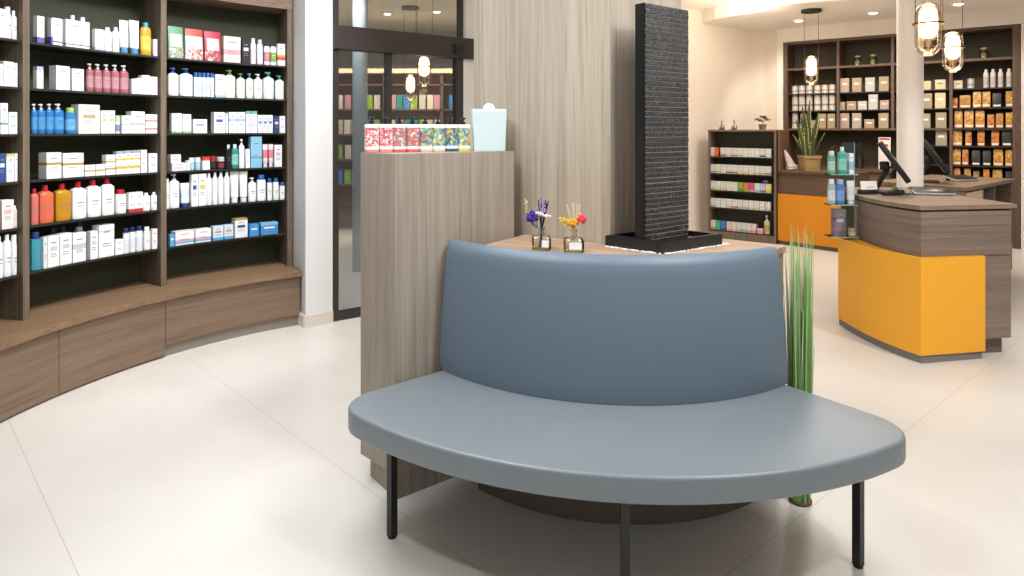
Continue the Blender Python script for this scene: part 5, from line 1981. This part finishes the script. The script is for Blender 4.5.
CW = '#dcdcd6'
ROWS = [
    [(709.2, 714.2, CW, '#e9b39a', 'peach and white'), (714.4, 718, '#d9692c', None, 'orange')] + [(720.2 + 5.67 * i, 725.5 + 5.67 * i, CW, c_, n_) for i, (c_, n_) in enumerate((('#8a4a5a', 'dark pink footed white'), ('#d9b0b0', 'pink footed white'), ('#8a8a80', 'grey footed white'), ('#b9c85a', 'lime footed white'), (None, 'plain white'), (None, 'plain white'), ('#d9c0c0', 'blush footed white'), ('#4a3038', 'maroon marked white'), ('#c9d9d4', 'pale mint footed white')))],
    [(709.4 + 5.62 * i, 714.7 + 5.62 * i, CW, c_, n_) for i, (c_, n_) in enumerate((('#7f96a8', 'blue footed white'), ('#b9c85a', 'lime footed white'), ('#d9dc9c', 'pale lime footed white'), ('#5f6aa0', 'indigo footed white'), ('#c9505a', 'red footed white'), ('#e2c9a0', 'cream footed white'), ('#c9cc3e', 'yellow footed white'), ('#e0c8a8', 'cream footed white'), ('#c9cc3e', 'yellow footed white'), ('#a8a0a0', 'grey footed white'), ('#8d8d88', 'grey footed white')))],
    [(709.4 + 5.62 * i, 714.7 + 5.62 * i, b_, c_, n_) for i, (b_, c_, n_) in enumerate(((CW, '#a8b0a0', 'grey footed white'), (CW, '#c6cc7a', 'lime footed white'), (CW, '#c6cc7a', 'lime footed white'), (CW, None, 'plain white'), (CW, None, 'plain white'), ('#8fae3a', '#4e8a3a', 'bright green'), ('#cf7f4a', '#8fae3a', 'orange and green'), ('#cf4f86', '#e2a0bc', 'magenta'), ('#cfe0d4', '#8fb8a8', 'pale mint'), ('#c9c4dc', '#6a62a8', 'lilac footed'), ('#dcd88c', '#c9c24a', 'pale yellow')))],
    [(709.6 + 5.55 * i, 714.8 + 5.55 * i, CW, c_, n_) for i, (c_, n_) in enumerate((('#a0a09a', 'grey footed white'), (None, 'plain white'), (None, 'plain white'), ('#b0b0aa', 'grey footed white'), ('#d9505a', 'red footed white'), ('#b0a8c8', 'lilac footed white'), ('#a0a0b8', 'lilac grey footed white'), ('#c9cc5a', 'yellow footed white'), ('#c9c48a', 'olive footed white'), (None, 'plain white'), ('#a8b4b0', 'grey footed white')))],
    [(710.5, 715.5, '#d4cfae', '#9aa06a', 'cream and green'), (716, 719.8, '#4fa89a', None, 'turquoise'), (720.2, 725.5, '#2a78b8', '#1f5a9a', 'strong blue'), (726.5, 731, '#dcc8c0', '#e08a6a', 'pink and cream'), (731.3, 736, '#dcd0c4', '#e0a08a', 'pink and cream'), (736.3, 741, '#d8cfc4', '#7fae6a', 'cream with green foot'), (741.3, 746, '#d0d4d4', '#4fa8c0', 'cream with blue foot'), (746.3, 751, '#dcd0d0', '#d07f9a', 'white with pink foot'), (751.3, 756, '#d4cccc', '#d07f9a', 'white with pink foot')],
]
KN = ('top', 'second', 'third', 'fourth', 'lowest')
for r, row in enumerate(ROWS):
    for i, (x0, x1, base, foot, nm) in enumerate(row):
        pa, pb = kpos(x0, 0.02), kpos(x1, 0.02)
        sa_, sb_ = max((pa - K0).dot(kd), 0.0245), min((pb - K0).dot(kd), KL - 0.0245)
        pa, pb = K0 + kd * sa_ + kn * 0.02, K0 + kd * sb_ + kn * 0.02
        w = (pb - pa).length * 0.96
        m_ = (pa + pb) / 2
        c_ = m_ + kn * 0.03
        h = 8.8 * m_.y / 645
        bands = ((0.06, 0.24, foot),) if foot else ()
        put('carton', carton_mesh(w, 0.055, h, base, bands, None, True), (c_.x, c_.y, KZ[r] + 0.0005), KA,
            nm + ' small box, ' + ORD[i] + ' from left on ' + KN[r] + ' row of low cabinet', 'small boxes in the low cabinet')
p = kpos(766, 0.045)
put('carton', carton_mesh(0.06, 0.05, 0.045, '#4a3a96', (), '#8a80c0', False), (p.x - 0.0, p.y, KZ[2] + 8.8 * p.y / 645 + 0.001), KA, 'small violet box lying on the pale boxes in the low cabinet', 'small boxes in the low cabinet')
for i, (x0, x1) in enumerate(((752.6, 757.4), (757.8, 762.8))):
    p = (kpos(x0, 0.02) + kpos(x1, 0.02)) / 2
    p = p + kn * -0.0
    if i == 0:
        continue
    put('carton', carton_mesh(0.066, 0.04, 0.065, '#e08a96', ((0.6, 1, '#ecc0c4'),), '#c9505a', False), (p.x, p.y, KZ[4] + 0.0005), KA, 'low pink box beside the spray bottle in the low cabinet', 'small boxes in the low cabinet')
p = kpos(767, 0.05)
put('spray_bottle', bottle_parts(0.07, 0.045, 0.235, '#cfc9a4', '#dcdccf', 'spray', '#b8a06a'), (p.x, p.y, KZ[4] + 0.0005), KA, 'pale spray bottle at right end of lowest row of low cabinet', None)
# ornaments on the cabinet
for px, lab in ((721.5, 'small clear glass flask on low cabinet, left of two'), (734, 'small clear glass flask on low cabinet, right of two')):
    p = kpos(px, 0.1)
    e = empty('glass_flask', (p.x, p.y, KH + 0.0005), lab, 'vase', 'glass flasks on the low cabinet')
    bm = bmesh.new()
    lathe(bm, [(0.03, 0), (0.043, 0.012), (0.043, 0.035), (0.028, 0.06), (0.012, 0.08), (0.010, 0.115), (0.014, 0.12)], 18, cap1=False)
    link('glass_body', finish(bm, glass('#dcdcd4', 2.0, base=0.10)), e)
    bm = bmesh.new()
    for k in range(8):
        ball(bm, (random.uniform(-.02, .02), random.uniform(-.02, .02), 0.014 + random.random() * .025), 0.012, 0, 1, 1, 0.2)
    link('filling', finish(bm, mat('#55504a', 0.7)), e)
    bm = bmesh.new()
    tube(bm, [(0, 0, 0.03), (0.004, 0, 0.1), (0.012, 0, 0.15)], 0.002, 5)
    link('stem', finish(bm, mat('#7a7464', 0.7)), e)
p = kpos(762.5, 0.11)
e = empty('bonsai_tree', (p.x, p.y, KH + 0.0005), 'small bonsai tree in a pot on the low cabinet', 'plant')
bm = bmesh.new()
lathe(bm, [(0.034, 0), (0.042, 0.055), (0.046, 0.06), (0.046, 0.068), (0.038, 0.066)], 18, sq=4)
link('pot', finish(bm, mat('#8a7560', 0.6)), e)
bm = bmesh.new()
tube(bm, [(0, 0, 0.06), (0.01, 0, 0.09), (-0.008, 0, 0.12), (0.005, 0, 0.16)], 0.008, 7, r1=0.004)
tube(bm, [(0.0, 0, 0.10), (-0.05, 0, 0.125)], 0.004, 6)
tube(bm, [(0.0, 0, 0.105), (0.055, 0, 0.125)], 0.004, 6)
link('trunk', finish(bm, mat('#4a3a2c', 0.8)), e)
bm = bmesh.new()
for cx, cz, rr in ((-0.06, 0.13, 0.032), (0.06, 0.128, 0.035), (0.0, 0.165, 0.035), (0.03, 0.15, 0.02), (-0.03, 0.115, 0.02)):
    for k in range(24):
        ball(bm, (cx + random.uniform(-rr, rr), random.uniform(-rr, rr) * .8, cz + random.uniform(-.011, .011)), 0.008, 0, 1, .8, 0.3)
link('foliage', finish(bm, mat('#5d5f42', 0.8), smooth=0), e)

# counter with orange front between the low cabinet and the back niche
oc = empty('orange_counter', (3.75, 7.9, 0), 'low oak counter with orange front standing before the back niche', 'counter')
O0, O1 = Vector((3.325, 8.045)), Vector((3.83, 7.30))
od = (O1 - O0).normalized()
on = Vector((-od.y, od.x))
OA = math.atan2(od.y, od.x)
OL = (O1 - O0).length
MO = T(O0.x, O0.y, 0, OA)
OD_ = Vector((0.6, 0.8))


def oprism(bm, f, b, e, z0, z1):
    a = Vector((3.274, 7.946))
    prism(bm, [a + OD_ * f + od * e, O1 + on * f - od * e, O1 + on * b - od * e, a + OD_ * b + od * e], z0, z1)


bm = bmesh.new()
oprism(bm, 0.02, 0.42, 0.0, 0.625, 0.885)
wobj('upper_panel', bm, OAK_BACK_H, oc, smooth=0)
bm = bmesh.new()
oprism(bm, 0.0, 0.42, 0.0, 0.05, 0.624)
wobj('orange_front', bm, ORANGE, oc, smooth=0)
bm = bmesh.new()
oprism(bm, 0.015, 0.40, 0.01, 0.0, 0.05)
wobj('plinth', bm, mat('#5d554c', 0.5), oc, smooth=0)
bm = bmesh.new()
oprism(bm, -0.005, 0.43, 0.0, 0.886, 0.912)
wobj('counter_top', bm, OAK_BACK_H, oc, smooth=0)
bm = bmesh.new()
sa = Vector((3.276, 7.945))
sb = sa + Vector((0.8, -0.6)) * 0.026
prism(bm, [sa, sb, sb + OD_ * 0.43, sa + OD_ * 0.43], 0.912, 1.405)
wobj('side_screen', bm, wood('#7d5f48', '#6f523e', '#573f30', 'z', ang=0.9), oc, smooth=0)
OZ = 0.912
# potted snake plant
pp = O0 + od * 0.33 + on * 0.13
e = empty('potted_snake_plant', (pp.x, pp.y, OZ), 'snake plant with yellow edged leaves in a square ochre pot', 'plant')
bm = bmesh.new()
lathe(bm, [(0.098, 0.0005), (0.108, 0.15), (0.118, 0.152), (0.118, 0.185), (0.104, 0.185), (0.10, 0.165)], 28, sq=5)
link('pot', finish(bm, mat('#a88a58', 0.7, bump=0.8, bscale=40), smooth=0.6), e)
bm = bmesh.new()
lathe(bm, [(0.005, 0.172), (0.10, 0.170)], 20, cap0=False, cap1=False, sq=5)
link('soil', finish(bm, mat('#3a2c20', 0.9)), e)
rg = random.Random(4)
leaves = [(-0.09, 0.46, 0.02), (-0.055, 0.62, -0.02), (-0.02, 0.40, 0.03), (0.0, 0.70, 0.0), (0.03, 0.36, 0.03), (0.05, 0.55, -0.03), (0.09, 0.48, 0.02), (0.11, 0.30, 0.0), (-0.12, 0.28, 0.0), (-0.035, 0.5, 0.05), (0.07, 0.4, 0.05)]
for tx, h, ty in leaves:
    bm = bmesh.new()
    pv = None
    n_ = 12
    tw = rg.uniform(-.5, .5)
    for s in range(n_ + 1):
        t = s / n_
        w = 0.027 * (math.sin(PI * min(1, (t * .75 + .22))) ** 0.7) * (1 if t < .95 else .4) + 0.0006
        cx = tx * .4 + tx * 1.35 * t ** 1.3 + 0.006 * math.sin(t * 7 + tx * 50)
        cy = ty * .4 + ty * t
        a = tw * (1 + t)
        dx, dy = math.cos(a), math.sin(a)
        cur = [bm.verts.new((cx + dx * w * q_ + (-dy) * dep, cy + dy * w * q_ + dx * dep, 0.165 + h * t)) for q_, dep in ((-1, 0), (-.66, .003), (0, .006), (.66, .003), (1, 0), (0, 0.0085))]
        if pv:
            for k in range(4):
                f = bm.faces.new((pv[k], pv[k + 1], cur[k + 1], cur[k]))
                f.material_index = 1 if k in (0, 3) else 0
            f = bm.faces.new((pv[4], pv[5], cur[5], cur[4]))
            f = bm.faces.new((pv[5], pv[0], cur[0], cur[5]))
        pv = cur
    link('leaf', finish(bm, [mat('#3f4a2a', 0.5, bump=.3, bscale=30), mat('#c9bd62', 0.5)], smooth=1.0), e)
# folded white cloth
pp2 = O0 + od * 0.10 + on * 0.12
e = empty('folded_towels', (pp2.x, pp2.y, OZ), 'pale pink folded towels, one leaning, left of the snake plant', 'towel')
bm = bmesh.new()
rbox(bm, -0.065, 0.065, -0.05, 0.05, 0.0005, 0.03, 0.013, seg=4)
rbox(bm, -0.06, 0.066, -0.048, 0.048, 0.028, 0.058, 0.013, seg=4)
link('towel_stack', finish(bm, mat('#e4d3cb', 0.95, bump=1, bscale=120), smooth=1.2), e)
bm = bmesh.new()
prev = None
for s in range(10):
    t = s / 9
    w = 0.062 * (1 - t) ** .7 + 0.004
    ring = [bm.verts.new((-0.055 + 0.0 * t + (0.05 * (1 - t)) + w * math.cos(2 * PI * k / 12) * .9 - 0.03 * t, w * .5 * math.sin(2 * PI * k / 12), 0.056 + 0.19 * t)) for k in range(12)]
    if prev:
        for k in range(12):
            bm.faces.new((prev[k], prev[(k + 1) % 12], ring[(k + 1) % 12], ring[k]))
    else:
        bm.faces.new(ring[::-1])
    prev = ring
bm.faces.new(prev)
link('leaning_towel', finish(bm, mat('#ead9d2', 0.95, bump=1, bscale=120), smooth=1.2), e)

# ------------------------------------------------------------------ behind the glass door
bm = bmesh.new()
lathe(bm, [(0.075, 0), (0.075, 3.02)], 28, c=(-1.52, 6.45, 0), cap0=False, cap1=False)
o = wobj('round_column', bm, mat('#a9aeb0', 0.6), origin=(-1.52, 6.45, 0), smooth=0.8)
tag(o, 'grey round column seen through the glass door', 'column')
fs = empty('far_shelf', (-1.2, 9.0, 0), 'brown shelving filled with goods seen through the glass door', 'shelving')
bm = bmesh.new()
box(bm, -2.6, 0.6, 9.3, 9.34, 0, 2.2)
wobj('back_panel', bm, mat('#b07a48', 0.7), fs, smooth=0)
for x in (-2.6, -1.8, -1.0, -0.2, 0.56):
    bm = bmesh.new()
    box(bm, x, x + 0.04, 9.0, 9.3, 0, 2.2)
    wobj('upright', bm, OAK_BACK, fs, smooth=0)
for z in (0.3, 0.65, 1.0, 1.35, 1.7, 2.05):
    bm = bmesh.new()
    box(bm, -2.6, 0.6, 9.0, 9.3, z - 0.025, z)
    wobj('shelf_board', bm, OAK_BACK_H, fs, smooth=0)
bm = bmesh.new()
box(bm, -2.62, 0.62, 8.97, 9.34, 2.2, 2.26)
wobj('top_board', bm, mat('#e9d9b8', 0.5), fs, smooth=0)
rg = random.Random(21)
pal = (('#2f8f86', 'teal'), ('#3f7fbf', 'blue'), ('#8fae3a', 'green'), ('#c9c4bc', 'pale grey'), ('#d9cfc0', 'cream'), ('#c98fa0', 'pink'))
for z, zn in ((0.65, 'lowest'), (1.0, 'second lowest'), (1.35, 'middle'), (1.7, 'upper')):
    for i in range(17):
        x = -2.42 + i * 0.105 + rg.uniform(-.01, .01)
        if any(abs(x - u) < 0.07 for u in (-1.78, -0.98)):
            continue
        c_, cn_ = pal[(i + int(z * 20)) % len(pal)]
        put('carton', carton_mesh(0.085, 0.07, 0.2, c_, (), None, False), (x, 9.1, z + 0.0005), 0,
            cn_ + ' package, ' + ORD[i] + ' from left on ' + zn + ' shelf behind glass door', 'packages on the far shelving')
pendant(-0.94, 6.9, 2.08, 3.02, 'larger glass capsule pendant lamp seen through the glass door', 0)
pendant(-1.33, 8.45, 2.0, 3.02, 'smaller glass capsule pendant lamp seen through the glass door', 0)
for k, (x, y, lab) in enumerate(((-1.72, 8.9, 'recessed downlight seen through the transom, left one'), (-1.02, 8.75, 'recessed downlight seen through the transom, right one'))):
    e = empty('downlight', (x, y, 3.008), lab, 'ceiling light', 'recessed downlights behind the door')
    bm = bmesh.new()
    lathe(bm, [(0.055, -0.002), (0.075, 0.0), (0.075, 0.012), (0.05, 0.012)], 20)
    link('rim', finish(bm, mat('#f4f0ea', 0.4)), e)
    bm = bmesh.new()
    lathe(bm, [(0.0005, -0.014), (0.03, -0.012), (0.046, -0.006), (0.052, 0.0015)], 20, cap0=False, cap1=False)
    link('lens', finish(bm, mat('#ffffff', 0.4, emit=8)), e)
